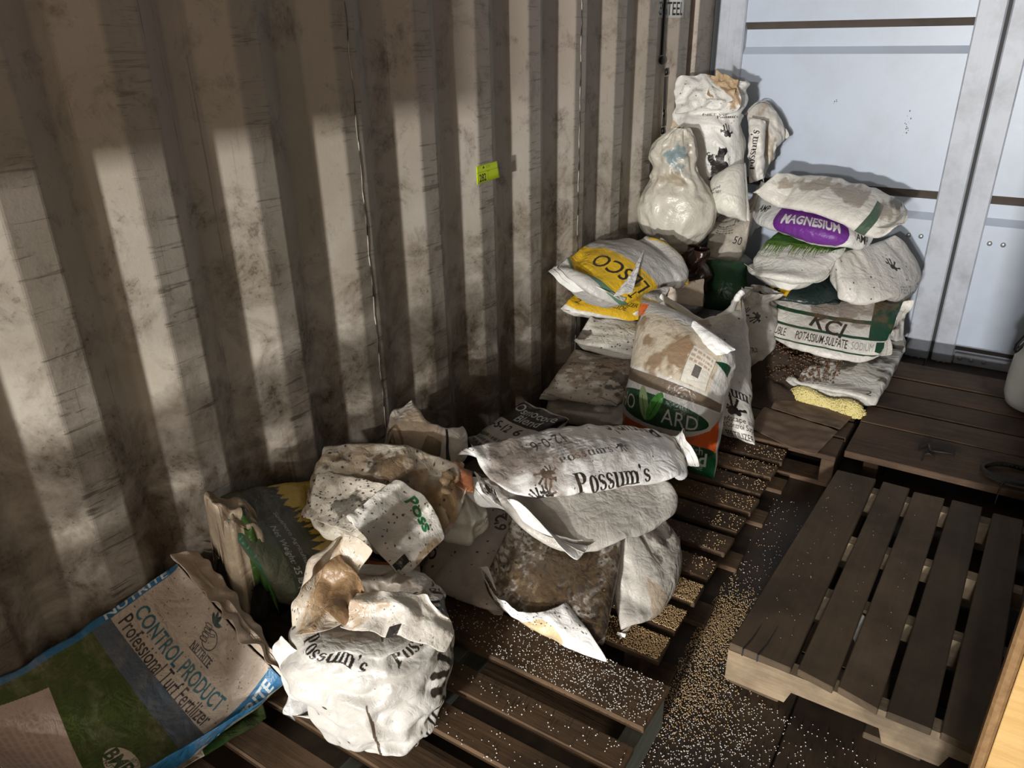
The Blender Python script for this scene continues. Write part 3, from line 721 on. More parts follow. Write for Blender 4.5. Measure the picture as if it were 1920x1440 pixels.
# floor: marine plywood sheets
g_ = np.random.default_rng(9); bm = bmesh.new()
for cx_, cz_, n_, sp_ in ((-.435, 1.03, 16, .022), (-.74, 1.118, 5, .010)):
    for _ in range(n_):
        x, z, r_ = cx_ + g_.normal() * sp_ * .6, cz_ + g_.normal() * sp_, g_.uniform(.0012, .004)
        bm.faces.new([bm.verts.new((x + r_ * math.cos(t) * .6, 3.7995, z + r_ * math.sin(t))) for t in (5, 4, 3, 2, 1, 0)])
sm_ = bm_obj('scuff_marks', bm, RUB, bpy.data.objects['door_1']); sm_['kind'] = 'stuff'
fm, nt, b = mat_new('floor_ply'); k = NB(nt)
g = k.noise(k.coords('Object', (14, 1.2, 1)), 2.5, 8, .65, .5); bl = k.noise(k.coords('Object'), 5, 7, .65)
c = k.mix(k.ramp(g, .3, .7), (.040, .026, .016), (.062, .041, .025)); c = k.mix(k.ramp(bl, .45, .7), c, (.015, .010, .007))
k.link(c, b.inputs['Base Color']); b.inputs['Roughness'].default_value = .55; k.bump(g, .3, .004, b)
fl = structure(bpy.data.objects.new('floor', None)); C.objects.link(fl)
for x0, x1 in ((-1.40, -.17), (-.165, 1.03)):
    for y0 in np.arange(-6.95, 3.9, 1.22):
        bm_obj('floor_panel', box_bm(x0, x1, y0 + .003, min(y0 + 1.217, 3.90), -.028, 0, .002), fm, fl)

bm_obj('seam_backing', box_bm(-1.42, 1.06, -6.97, 3.92, -.06, -.030), fm, fl)  # unseen backing added to stop light leaking through the panel gaps
# ------------------------------------------------------------------ pallets
W_OLD = wood_mat('old_pallet_wood', (.090, .054, .029), (.150, .094, .053), .7, 'x')
W_GREY = wood_mat('grey_pallet_wood', (.098, .069, .043), (.120, .085, .053), .45, 'y')
W_EDGE = wood_mat('pallet_stringer_wood', (.25, .185, .115), (.36, .275, .18), .55, 'x')
W_NEAR = wood_mat('near_pallet_wood', (.085, .051, .027), (.14, .086, .047), .55, 'x')
W_GREEN = wood_mat('treated_stringer_wood', (.13, .15, .125), (.19, .21, .175), .4, 'y')
W_FAR = wood_mat('far_pallet_wood', (.085, .050, .028), (.135, .082, .048), .6, 'x')
def quad_board(name, q, z0, z1, mat, parent, sag=.002):
    """a plank whose four plan corners are given (near-left, near-right, far-right, far-left)"""
    bm = bmesh.new(); j = [rnd.uniform(-sag, sag) for _ in q]
    lo = [bm.verts.new((x, y, z0 + d)) for (x, y), d in zip(q, j)]; hi = [bm.verts.new((x, y, z1 + d)) for (x, y), d in zip(q, j)]
    bm.faces.new(lo[::-1]); bm.faces.new(hi)
    for i in range(4): bm.faces.new((lo[i], lo[(i + 1) % 4], hi[(i + 1) % 4], hi[i]))
    bmesh.ops.recalc_face_normals(bm, faces=bm.faces)
    bmesh.ops.bevel(bm, geom=bm.edges[:], offset=.0022, segments=1, affect='EDGES')
    return bm_obj(name, bm, mat, parent)
def rect_board(name, x0, x1, y0, y1, z0, z1, mat, parent, jit=.003):
    r = lambda: rnd.uniform(-jit, jit)
    return quad_board(name, [(x0 + r(), y0 + r()), (x1 + r(), y0 + r()), (x1 + r(), y1 + r()), (x0 + r(), y1 + r())], z0, z1, mat, parent)
def notched(name, x0, x1, y0, y1, z0, z1, notches, nh, mat, parent):
    """a stringer along x with notches cut in its underside"""
    pts = [(x0, z0)]
    for a, b2 in notches: pts += [(a - .008, z0), (a + .004, z0 + nh), (b2 - .004, z0 + nh), (b2 + .008, z0)]
    pts += [(x1, z0), (x1, z1), (x0, z1)]
    bm = bmesh.new(); A = [bm.verts.new((x, y0, z)) for x, z in pts]; B = [bm.verts.new((x, y1, z)) for x, z in pts]
    bm.faces.new(A); bm.faces.new(B[::-1])
    for i in range(len(pts)): bm.faces.new((A[i], B[i], B[(i + 1) % len(pts)], A[(i + 1) % len(pts)]))
    bmesh.ops.recalc_face_normals(bm, faces=bm.faces)
    return bm_obj(name, bm, mat, parent)
# right pallet: bare, boards running away from the camera
pr = thing('pallet', 'bare grey-brown wooden pallet at front right with five wide boards and a pale notched stringer', 'pallet', 'wooden pallets on the container floor', (-.07, 1.85, 0))
po = Vector(pr.location)
sh = lambda q: [(x - po.x, y - po.y) for x, y in q]
RB = [[(-.325, 1.393), (-.185, 1.388), (-.163, 2.324), (-.279, 2.322)], [(-.172, 1.393), (-.094, 1.379), (-.067, 2.321), (-.143, 2.321)], [(-.086, 1.388), (-.003, 1.368), (.029, 2.314), (-.054, 2.308)],
      [(.013, 1.371), (.097, 1.370), (.128, 2.321), (.048, 2.318)], [(.113, 1.372), (.195, 1.360), (.231, 2.304), (.155, 2.302)], [(.212, 1.36), (.30, 1.352), (.335, 2.30), (.255, 2.30)], [(.32, 1.35), (.46, 1.34), (.49, 2.29), (.36, 2.29)]]
for q_ in RB: quad_board('deck_board', sh(q_), .106, .125, W_GREY, pr, .001)
for y in (1.395, 1.70, 1.965, 2.265):
    x0 = -.325 + (y - 1.39) * .05
    notched('stringer', x0 - po.x, x0 + .785 - po.x, y - .004 - po.y, y + .034 - po.y, .018, .1055, [(x0 + .145 - po.x, x0 + .335 - po.x), (x0 + .46 - po.x, x0 + .65 - po.x)], .036, W_EDGE, pr)
for x in (-.316, -.02, .30): quad_board('bottom_board', sh([(x, 1.40), (x + .115, 1.40), (x + .15, 2.30), (x + .035, 2.30)]), 0.0, .0175, W_GREY, pr, 0)
for x0, y1 in ((-.292, 1.50), (-.258, 1.515)):               # two splits in the first board's end
    mesh_obj('split', [(x0 - .0016 - po.x, 1.388 - po.y, .126), (x0 + .0016 - po.x, 1.388 - po.y, .126), (x0 + .010 - po.x, 1.43 - po.y, .1262), (x0 + .014 - po.x, y1 - po.y, .1258), (x0 + .007 - po.x, 1.43 - po.y, .1262),
              (x0 - .0016 - po.x, 1.3865 - po.y, .107), (x0 + .0016 - po.x, 1.3865 - po.y, .107)], [(0, 1, 2, 4), (4, 2, 3), (0, 5, 6, 1)], RUB, pr)
# middle pallet along the wall: narrow slats running to the wall
pm = thing('slat_pallet', 'brown wooden pallet of many narrow slats under the middle sacks along the wall', 'pallet', 'wooden pallets on the container floor', (-.9, 1.8, 0))
SY = [1.257, 1.365, 1.479, 1.593, 1.712, 1.829, 1.948, 2.062, 2.172, 2.288]
for y in SY: rect_board('slat', -1.325 + .9, -.445 + .9, y - 1.8, y + .083 - 1.8, .104, .120, W_OLD, pm, .004)
for x in (-1.30, -.92, -.53): rect_board('stringer', x + .9, x + .94, 1.26 - 1.8, 2.365 - 1.8, .016, .1035, W_OLD, pm, .002)
for y in (1.27, 1.52, 1.78, 2.04, 2.26): rect_board('bottom_board', -1.31 + .9, -.43 + .9, y + .02 - 1.8, y + .10 - 1.8, 0, .0155, W_OLD, pm, .003)
# near pallet
pn = thing('near_pallet', 'dark brown pallet with a green-tinged stringer under the front open sack', 'pallet', 'wooden pallets on the container floor', (-.85, .8, 0))
NBD = [(1.055, 1.187, .140, W_NEAR), (.940, 1.005, .138, W_NEAR), (.830, .898, .140, W_NEAR), (.705, .785, .139, W_NEAR), (.585, .660, .140, W_NEAR), (.46, .54, .139, W_NEAR)]
for y0, y1, z, mt in NBD: rect_board('deck_board', -1.30 + .85, -.389 + .85, y0 - .8, y1 - .8, z - .018, z, mt, pn, .003)
for x in (-1.29, -.86, -.43): rect_board('stringer', x + .85, x + .885, .45 - .8, 1.183 - .8, .018, .1215, W_GREEN, pn, .001)
for y in (.47, .80, 1.09): rect_board('bottom_board', -1.29 + .85, -.40 + .85, y - .8, y + .08 - .8, 0, .0175, W_NEAR, pn, .002)
# far-left pallet, under the rear stack
pf = thing('rear_pallet', 'wooden pallet in the far corner under the rear heap of sacks', 'pallet', 'wooden pallets on the container floor', (-.8, 2.9, 0))
for i, y in enumerate((2.395, 2.545, 2.70, 2.855, 3.01, 3.165, 3.32, 3.475)): rect_board('deck_board', -1.31 + .8, -.297 + .8, y - 2.9, y + .135 - 2.9, .110, .128, W_FAR, pf, .003)
for x in (-1.30, -.84, -.345): rect_board('stringer', x + .8, x + .845, 2.40 - 2.9, 3.60 - 2.9, .018, .1095, W_FAR, pf, .002)
for y in (2.405, 2.95, 3.45): rect_board('bottom_board', -1.31 + .8, -.30 + .8, y - 2.9, y + .10 - 2.9, 0, .0175, W_FAR, pf, .002)
# far-right pallet
pq = thing('wide_pallet', 'weathered pallet of wide close-set boards before the grey doors', 'pallet', 'wooden pallets on the container floor', (.2, 2.9, 0))
for y0, y1 in ((2.432, 2.672), (2.684, 2.832), (2.844, 2.985), (2.997, 3.148), (3.160, 3.338)): rect_board('deck_board', -.278 - .2, .90 - .2, y0 - 2.9, y1 - 2.9, .116, .140, W_FAR, pq, .004)
for x in (-.22, .30, .82): rect_board('stringer', x - .2, x + .045 - .2, 2.445 - 2.9, 3.33 - 2.9, .018, .1155, W_FAR, pq, .002)
for y in (2.45, 2.85, 3.22): rect_board('bottom_board', -.27 - .2, .89 - .2, y - 2.9, y + .1 - 2.9, 0, .0175, W_FAR, pq, .002)
# torn cardboard on the rear pallet
CARD = plain_mat('wet_cardboard', (.205, .135, .088), .8, dirt=.6, bump=.3, bscale=40)
cdm = sheet('cardboard', [U(1405, 800, .131), U(1530, 852, .131), U(1572, 808, .131), U(1432, 762, .131)], (U(1475, 835, .131), None, None, None), CARD, None, .0012, 1.0, .012, 5, .5)
tag(cdm, 'torn damp cardboard sheet lying on the rear pallet beside the leaning white sack', 'cardboard')
cdm2 = sheet('cardboard', [U(1445, 765, .134), U(1575, 806, .134), U(1612, 768, .134), U(1470, 722, .134)], (None,) * 4, CARD, None, .0012, 1.0, .012, 5, .5)
tag(cdm2, 'second piece of damp cardboard, partly under the torn sack of yellow granules', 'cardboard')
for bx in ((-1.325, -.445, 1.26, 2.37, .120), (-1.30, -.389, .46, 1.187, .140), (-1.31, -.297, 2.395, 3.61, .130), (-.278, .9, 2.43, 3.34, .14), (-.32, .46, 1.39, 2.32, .125)): hf_box(*bx)
# ------------------------------------------------------------------ sacks: the rear heap first, from the bottom up
WHT, CREAM, GRY = (.74, .715, .66), (.66, .61, .52), (.50, .475, .44)
TAN, BROWNP = (.50, .36, .21), (.36, .23, .12)
GREEN, DGREEN, YEL, ORG, BLUE, PUR = (.012, .16, .055), (.008, .055, .028), (.80, .50, .02), (.72, .12, .02), (.016, .14, .29), (.16, .025, .27)
SOIL = (.028, .018, .011)
V = lambda *a: np.array(a, float)
tan_m = sack_mat('brown_stained_film', None, TAN, .45, .5, dirtcol=(.10, .055, .025))
white_m = sack_mat('clean_white_film', None, (.86, .85, .82), .38, .10, specks=.15)
soil_m = plain_mat('potting_soil', (.040, .024, .014), .9, dirt=.6, dirtcol=(.012, .008, .006), bump=.8, bscale=120)

GROUP[0] = 'sacks in the rear heap'
# hidden fillers in the corner, seen only in the gaps
sack('sack', 'plain pale sack at the very bottom of the far corner stack', [V(-1.30, 2.78, .2), V(-.98, 2.80, .2), V(-.98, 3.70, .2), V(-1.30, 3.70, .2)], top=.10, bot=.06, col=GRY, cell=.02)
sack('sack', 'second plain pale sack up in the far corner stack, under the knotted bag', [V(-1.30, 2.85, .38), V(-.98, 2.86, .38), V(-.98, 3.70, .38), V(-1.30, 3.70, .38)], top=.10, bot=.06, col=GRY, cell=.02)
sack('sack', 'pale sack under the tall upright sack in the corner', [V(-1.30, 3.22, .58), V(-1.12, 3.26, .58), V(-1.10, 3.74, .60), V(-1.30, 3.74, .60)], top=.09, bot=.06, col=GRY, cell=.02)
sack('sack', 'pale sack low down between the soil heap and the doors', [V(-.90, 3.38, .24), V(-.50, 3.38, .24), V(-.50, 3.74, .26), V(-.90, 3.74, .26)], top=.13, bot=.09, col=GRY, cell=.02)

# torn sack of yellow granules
a1, X1 = sack('torn_sack', 'torn white sack spilling yellow granules on the rear pallet', [U(1470, 712, .185), U(1645, 755, .185), U(1645, 755, .185) + V(.02, .50, .03), U(1470, 712, .185) + V(.04, .46, .04)],
     top=.065, bot=.055, dirt=.45, col=(.70, .68, .62), draw=lambda c: (c.blot(.5, .55, .5, .3, (.05, .035, .02), 3, .9, .06), c.lines(.33, .09, .12, .02, 2, BLK, 6, .7), c.text('2', .86, .10, .03, BLK, 0), c.wear(.6, 5)))
def grains(name, pts, r, mat, parent=None, seed=0, rmul=(.7, 1.2)):
    g = np.random.default_rng(seed); n = len(pts); pts = np.asarray(pts, float)
    o6 = np.array([(1, 0, 0), (-1, 0, 0), (0, 1, 0), (0, -1, 0), (0, 0, 1), (0, 0, -1)], float)
    rr = (r * g.uniform(*rmul, n))[:, None, None]; v = (pts[:, None] + o6[None] * rr * g.uniform(.8, 1.2, (n, 6, 1))).reshape(-1, 3)
    t = np.array([(0, 2, 4), (2, 1, 4), (1, 3, 4), (3, 0, 4), (2, 0, 5), (1, 2, 5), (3, 1, 5), (0, 3, 5)]); f = (t[None] + np.arange(n)[:, None, None] * 6).reshape(-1, 3)
    me = bpy.data.meshes.new(name); me.vertices.add(len(v)); me.vertices.foreach_set('co', v.astype(np.float32).ravel())
    me.loops.add(f.size); me.loops.foreach_set('vertex_index', f.astype(np.int32).ravel()); me.polygons.add(len(f)); me.polygons.foreach_set('loop_start', np.arange(0, f.size, 3, dtype=np.int32))
    me.update(calc_edges=True); me.polygons.foreach_set('use_smooth', [True] * len(f)); me.materials.append(mat); o = bpy.data.objects.new(name, me); C.objects.link(o); o.parent = parent; o['kind'] = 'stuff'
    return o
YG = plain_mat('yellow_granule', (.66, .57, .24), .6, dirt=.3, dirtcol=(.40, .30, .08), dscale=200)
yl, yr = U(1478, 735, .150), U(1622, 776, .150); g = np.random.default_rng(3); pts = []
off1 = np.array(a1.location)
for _ in range(4200):
    t, q, s = g.random(), g.random(), g.random(); p = yl * (1 - t) + yr * t; k = (1 - abs(2 * t - 1) ** 4)
    ang = q * math.pi / 2; rr = .058 * k ** .5 * (.85 + .2 * math.sin(t * 9))
    pts.append(p + V(g.normal() * .003, -math.cos(ang) * rr * .55 + .012, -.022 + math.sin(ang) * rr) - off1)
grains('yellow_granules', pts, .0042, YG, a1, 4)
sheet('torn_lip', [U(1464, 745, .133), U(1612, 782, .132), U(1622, 768, .132), U(1478, 732, .132)], (None,) * 4, white_m, a1, .002)
# soil heap
def heap(name, x0, x1, y0, y1, fn, mat, res=.014, amp=.008, seed=2):
    g = np.random.default_rng(seed); xs, ys = np.arange(x0, x1, res), np.arange(y0, y1, res); nx, ny = len(xs), len(ys)
    n = smooth_noise((nx, ny), g, 1) * amp + smooth_noise((nx, ny), g, 6) * amp * 1.2
    Z = np.array([[fn(x, y) for y in ys] for x in xs]); edge = np.clip((Z - .129) / .03, 0, 1); Z = Z + n * edge
    P = np.stack([np.repeat(xs[:, None], ny, 1), np.repeat(ys[None], nx, 0), Z], -1)
    o = mesh_obj(name, P.reshape(-1, 3), grid_faces(nx, ny), mat, None, True); o['kind'] = 'stuff'; hf_add(P); return o
hp = heap('soil_heap', -.86, -.36, 2.62, 3.34, lambda x, y: .1295 + max(0, .17 * (1 - math.hypot((x + .60) / .23, (y - 3.20) / .50) ** 1.6)), soil_m)
tag(hp, 'heap of spilled dark brown soil and granules between the rear sacks', 'soil')
RED = plain_mat('brown_granule', (.16, .085, .045), .5, spec=.5)
pts = []
for _ in range(900):
    x, y = g.uniform(-.66, -.40), g.uniform(2.80, 3.10); i, j = hf_idx(V(x, y, 0)); pts.append((x, y, HF[i, j] + .001))
o = grains('brown_granules', pts, .0042, RED, None, 6); tag(o, 'brown granules strewn over the soil heap between the rear sacks', 'granules')

def d_sulf(c):
    for y, h in ((.62, .055), (.40, .035), (.20, .02)): c.rect(.0, y, 1, y + h, DGREEN)
    c.rect(.80, .42, 1, 1.0, DGREEN); c.rect(.0, .80, .30, 1.0, DGREEN); c.poly([(.86, .26), (.93, .22), (.93, .38), (.86, .38)], DGREEN)
    c.text('KCl', .52, .53, .060, BLK, -14, .02, fit=.24); c.text('POTASSIUM-SULFATE', .50, .31, .030, BLK, 0, .006, fit=.34); c.text('SOLUBLE', .18, .31, .028, BLK, 0, .006, fit=.16); c.text('SODIUM', .77, .31, .026, (.3, .3, .28), 0, fit=.15)
    c.blot(.6, .85, .5, .3, (.16, .09, .05), 3, .6, .05); c.wear(.5, 8)
sack('striped_sack', 'white sack with dark green stripes and black lettering draped over the soil heap', [U(1432, 612, .31), U(1650, 668, .29), U(1694, 568, .43), U(1450, 532, .44)], (U(1540, 655, .29), None, None, None),
     top=.045, bot=.035, draw=d_sulf, dirt=.4, slack=1.06, crumple=.006, hem=(0, .04))
t5, _ = tube_sack('drooping_sack', 'tan-stained white sack end hanging behind the striped sack by the doors', [(UY(1672, 664, 3.42), .035, .03, 0, 2), (UY(1672, 640, 3.42), .05, .05, 0, 2), (UY(1668, 600, 3.44), .055, .06, 0, 2), (UY(1655, 560, 3.46), .10, .07, 0, 2), (UY(1650, 530, 3.48), .11, .06, 0, 2), (UY(1660, 520, 3.48), .07, .03, 0, 2)],
     nu=40, nv=30, fold=.006, draw=lambda c: (c.rect(0, .62, 1, 1, TAN), c.blot(.5, .4, .5, .2, SOIL, 2, .8), c.wear(.5, 2)))
sack('dark_sack', 'black and dark green plastic sack pressed under the grass-print sack', [U(1418, 548, .43), U(1575, 572, .42), U(1575, 572, .42) + V(.02, .36, .04), U(1418, 548, .43) + V(.04, .36, .04)], top=.07, bot=.03, col=(.022, .026, .024), dirt=.2, slack=1.1, crumple=.01,
     draw=lambda c: (c.blot(.25, .18, .14, .12, YEL, 3, .9, .03), c.rect(.35, 0, 1, .5, (.015, .03, .028))), rough=.35)
# round sack in the dark before the heap
tube_sack('round_sack', 'slumped round white sack standing in the shade left of the soil heap', [(V(-.80, 2.98, .127), .10, .10, 0, 2), (V(-.80, 2.98, .17), .13, .13, 0, 2.2), (V(-.80, 2.99, .25), .135, .13, 0, 2.2), (V(-.80, 3.0, .33), .12, .12, 0, 2), (V(-.79, 3.02, .38), .08, .08, 0, 2), (V(-.78, 3.03, .41), .05, .05, 0, 2), (V(-.77, 3.04, .45), .09, .04, 0, 2)],
     fold=.008, col=(.62, .60, .56), draw=lambda c: (c.text('PEST CONTROL', .80, .34, .012, BLK, 0, .01, fit=.10), c.stamp(paw_mask(), .74, .66, .05, BLK), c.stamp(paw_mask(), .82, .62, .05, BLK, 140), c.wear(.6, 7), c.specks(60, SOIL, 2)), dirt=.5)
sack('hand_print_sack', 'plump white sack with a small black paw print against the doors', [U(1572, 562, .43), U(1704, 512, .455), U(1678, 438, .63), U(1562, 474, .60)], (U(1650, 556, .43), U(1708, 470, .55), None, None),
     top=.085, bot=.06, draw=lambda c: (c.stamp(paw_mask(), .62, .70, .05, BLK, -30), c.text('FERTILIZER', .7, .28, .02, (.3, .3, .3), -5), c.specks(40, SOIL, 1), c.wear(.45, 3)), slack=1.07, crumple=.004, dirt=.3)
def d_grass(c):
    r = np.random.default_rng(5)
    c.rect(0, .46, 1, 1, (.05, .17, .02))
    for i in range(170):
        x = r.uniform(0, .95); y = .50; c.poly([(x - .008, y), (x + .008, y), (x + r.uniform(-.03, .03), y - r.uniform(.06, .26))], (.06 + r.random() * .1, .2 + r.random() * .1, .02))
    c.wear(.3, 4); c.specks(20, SOIL, 2)
sack('grass_print_sack', 'white sack with printed green grass blades under the purple-oval sack', [U(1397, 500, .52), U(1563, 514, .52), U(1563, 514, .52) + V(.03, .36, .07), U(1397, 500, .52) + V(.06, .44, .07)], (U(1480, 530, .51), None, None, None),
     top=.10, bot=.05, draw=d_grass, col=(.80, .79, .72), slack=1.05, dirt=.25, hem=(0, 0, .02, 0))
def d_mag(c):
    c.ellipse(.555, .29, .205, .22, PUR); c.text('MAGNESIUM', .555, .285, .032, (.85, .85, .85), 0, .03, fit=.31); c.text('AMP', .23, .48, .022, BLK, 0, .02, fit=.09); c.text('AMP', .85, .28, .022, BLK, 0, .02, fit=.09); c.wear(.25, 3)
sack('purple_oval_sack', 'white sack with a purple oval and white lettering near the top of the door heap', [U(1418, 384, .69), U(1622, 456, .625), U(1650, 395, .74), U(1425, 335, .79)], (U(1505, 452, .635), None, None, None), top=.085, bot=.06, draw=d_mag, col=(.84, .83, .80), dirt=.15, slack=1.05)
sack('top_sack', 'dirty cream sack with a green band lying topmost on the heap by the doors', [U(1408, 362, .785), U(1648, 425, .725), U(1692, 372, .80), U(1455, 322, .87)], (U(1520, 372, .78), U(1690, 415, .76), U(1590, 333, .85), None), top=.07, bot=.035,
     draw=lambda c: (c.rect(.80, .25, .855, .8, (.07, .12, .08)), c.blot(.5, .75, .6, .2, (.26, .20, .14), 3, .7), c.blot(.95, .9, .08, .1, SOIL, 3), c.wear(.6, 2)), col=(.76, .73, .66), slack=1.05, hem=(0, .02))

# corner column
sack('green_sack', 'dark green plastic sack in the gap below the small printed sack', [UY(1318, 580, 3.0), UY(1402, 585, 3.0), UY(1402, 492, 3.14), UY(1320, 485, 3.14)], top=.05, bot=.05, col=(.006, .035, .012), dirt=.2, collide=False, grav=0, rough=.4)
tube_sack('brown_plastic_bag', 'shiny dark brown plastic bag beside the yellow-banded sack', [(UY(1300, 545, 2.98), .05, .05, 0, 2), (UY(1300, 520, 2.98), .062, .06, 0, 2), (UY(1303, 490, 2.98), .055, .055, 0, 2), (UY(1308, 465, 2.98), .03, .03, 0, 2)], nu=30, nv=20, fold=.01, col=(.03, .014, .010), rough=.25, dirt=.3, specks=.1)
sack('small_printed_sack', 'small greyish sack with fine print under the knotted plastic bag', [U(1317, 484, .49), U(1388, 492, .49), U(1428, 425, .57), U(1350, 418, .58)], top=.055, bot=.045, col=(.50, .45, .38), draw=lambda c: (c.lines(.35, .35, .08, .05, 4, BLK, 4, .7), c.text('FERTIL', .7, .45, .02, BLK), c.text('50', .72, .22, .03, BLK), c.wear(.5, 3)), dirt=.5, hem=(0, 0, .03, 0))
sk, _ = tube_sack('tall_sack', 'tall upright white sack with a crumpled rusty top in the far corner', [(UY(1325, 372, 3.42), .12, .10, 0, 2.4), (UY(1328, 330, 3.42), .145, .115, 0, 2.6), (UY(1330, 270, 3.43), .15, .12, 0, 2.6), (UY(1326, 225, 3.44), .15, .115, 0, 2.5), (UY(1326, 205, 3.45), .145, .10, 0, 2.4), (UY(1328, 170, 3.46), .16, .085, 0, 2.4), (UY(1326, 150, 3.47), .15, .055, 0, 2.2)],
     fold=.006, draw=lambda c: (c.rect(0, .80, 1, .84, (.35, .3, .25), .5), c.text('NET WT', .83, .62, .02, BLK), c.fat("Possum's", .90, .57, .035, BLK, fit=.14), c.stamp(paw_mask(), .88, .44, .06, BLK), c.blot(.83, .24, .05, .09, (.012, .01, .01), 3, 1, .02, .40, .04), c.specks(30, SOIL, 4), c.wear(.35, 3)), col=(.80, .78, .73), dirt=.22)
foldm = printed('folded_top', .2, .12, (.78, .76, .71), lambda c: (c.blot(.8, .8, .3, .4, (.42, .24, .10), 3, .8, .03), c.wear(.4, 3), c.specks(40, SOIL, 3, .002)), dirt=.25)
sheet('folded_top', [UY(1268, 215, 3.335), UY(1352, 214, 3.325), UY(1380, 160, 3.38), UY(1262, 150, 3.38)], (UY(1325, 204, 3.30), UY(1388, 200, 3.35), UY(1318, 140, 3.40), None), foldm, sk, .007, 1.03, .007, 40, .08, curl=.015)
sheet('torn_mouth', [UY(1325, 180, 3.33), UY(1372, 195, 3.33), UY(1385, 150, 3.39), UY(1345, 133, 3.40)], (None, None, UY(1362, 140, 3.39), None), tan_m, sk, .007, 1.03, .006, 40, .08, curl=-.01)
tube_sack('knotted_plastic_bag', 'knotted translucent plastic bag with something blue inside leaning on the wall', [(UY(1272, 474, 3.08), .035, .04, 0, 2), (UY(1265, 452, 3.09), .10, .09, 0, 2), (UY(1265, 415, 3.10), .165, .125, 0, 2), (UY(1268, 375, 3.10), .16, .12, 0, 2), (UY(1270, 345, 3.11), .12, .10, 0, 2), (UY(1265, 320, 3.11), .095, .07, 0, 2), (UY(1262, 290, 3.12), .10, .07, 0, 2), (UY(1270, 262, 3.13), .075, .05, 0, 2), (UY(1278, 240, 3.14), .03, .03, 0, 2)],
     fold=.002, crs=.0035, cscale=.07, ripple=.003, nu=84, nv=64, slack=1.02, draw=lambda c: (c.blot(.80, .74, .09, .12, (.20, .31, .34), 3, .9, .05, .4), c.blot(.80, .58, .2, .07, (.42, .33, .22), 9, .7), c.wear(.45, 3)), col=(.62, .58, .49), rough=.32, dirt=.5, spec=.55)
sack('leaning_sack', 'white sack with a stitched upright edge leaning below the tall corner sack', [UY(1342, 398, 3.16), UY(1402, 418, 3.16), UY(1396, 302, 3.26), UY(1330, 345, 3.22)], (None, UY(1400, 370, 3.18), UY(1365, 312, 3.24), None), top=.06, bot=.05, collide=False, grav=0, draw=lambda c: (c.text('Landscape and', .22, .60, .014, BLK, 0, 0, fit=.45), c.text('Pest Control Supply', .22, .52, .014, BLK, 0, 0, fit=.5), c.wear(.4, 2)), col=(.72, .70, .62), hem=(0, .012))
sack('rolled_sack', 'narrow folded white sack with upright black letters behind the tall sack', [UY(1404, 345, 3.46), UY(1432, 335, 3.46), UY(1436, 226, 3.50), UY(1402, 218, 3.50)], top=.02, bot=.02, collide=False, grav=0, slack=1.03, crumple=.002, fold=.006, fscale=.05, cell=.008, draw=lambda c: (c.fat("Possum's", .45, .5, .035, BLK, 84, fit=.6), c.wear(.4, 3)))
sack('flat_empty_sack', 'flattened empty tan-edged sack standing against the grey door', [UY(1432, 345, 3.60), UY(1440, 290, 3.62), UY(1475, 262, 3.66), UY(1398, 215, 3.60)], (None, None, UY(1440, 192, 3.66), None), top=.012, bot=.012, collide=False, grav=0, draw=lambda c: (c.blot(.3, .5, .3, .6, (.42, .30, .18), 3, .7), c.wear(.5, 3)), slack=1.02, fold=.004, cell=.008, hem=(0, 0, 0, .015))
sack('tan_sack_end', 'tan-stained sack end poking out between the knotted bag and the wall', [UY(1246, 285, 3.36), UY(1300, 300, 3.36), UY(1298, 238, 3.38), UY(1256, 216, 3.38)], top=.02, bot=.02, collide=False, grav=0, col=(.66, .55, .40), slack=1.03, crumple=.002, fold=.006, cell=.008)

GROUP[0] = 'sacks in the middle stack'
sack('sack', 'cream sack at the bottom of the middle stack, half behind the black-banded sack', [U(1020, 778, .17), U(1175, 795, .17), U(1195, 700, .19), U(1045, 690, .19)], top=.05, bot=.045, col=(.66, .62, .55), dirt=.5)
sack('soiled_sack', 'brown-smeared white sack second from the bottom of the middle stack by the wall', [U(1014, 738, .235), U(1160, 752, .22), U(1222, 668, .27), U(1075, 655, .30)], top=.07, bot=.05, col=(.68, .62, .54),
     draw=lambda c: (c.blot(.55, .55, .7, .5, (.24, .15, .09), 3, .75, .05), c.blot(.7, .5, .4, .3, SOIL, 8, .8, .02, .56), c.stamp(text_mask('O', .01), .12, .62, .02, BLK), c.lines(.22, .70, .09, .05, 5, (.3, .25, .2), 20, .6), c.specks(120, SOIL, 2)), dirt=.5, hem=(0, 0, .02, 0), stitch=MATS['dark_thread'])
sack('speckled_sack', 'clean cream sack with black specks third up in the middle stack', [U(1073, 640, .365), U(1205, 662, .345), U(1245, 600, .38), U(1105, 592, .42)], top=.055, bot=.045, col=(.70, .66, .58), draw=lambda c: (c.specks(70, SOIL, 3, .004), c.blot(.05, .3, .08, .2, SOIL, 4), c.wear(.4, 4)), dirt=.25)
def d_herb(c):
    c.rect(0, .16, 1, .62, YEL); c.text('PLUS FERTILIZER', .45, .42, .022, BLK, 0, .004, fit=.44); c.text('HERBICIDE', .42, .33, .022, BLK, 0, .004, fit=.34); c.text('2', .08, .34, .03, BLK); c.text('Lesco', .9, .40, .035, BLK, 60, .02); c.wear(.35, 5)
sack('herbicide_sack', 'white sack with a yellow printed front edge just below the folded yellow-banded sack', [U(1042, 576, .475), U(1196, 583, .45), U(1262, 535, .47), U(1100, 520, .53)], top=.055, bot=.05, draw=d_herb, slack=1.06)
def d_lesco(c):
    c.rect(0, .13, 1, .42, YEL); c.rect(0, .10, 1, .135, (.12, .22, .14)); c.text('LESCO', .52, .29, .050, BLK, 180, .010, fit=.56); c.text('Turf', .72, .20, .026, BLK, 180, .01, fit=.14); c.rect(0, .93, 1, 1, YEL)
    c.blot(.85, .5, .05, .06, SOIL, 2); c.wear(.45, 6)
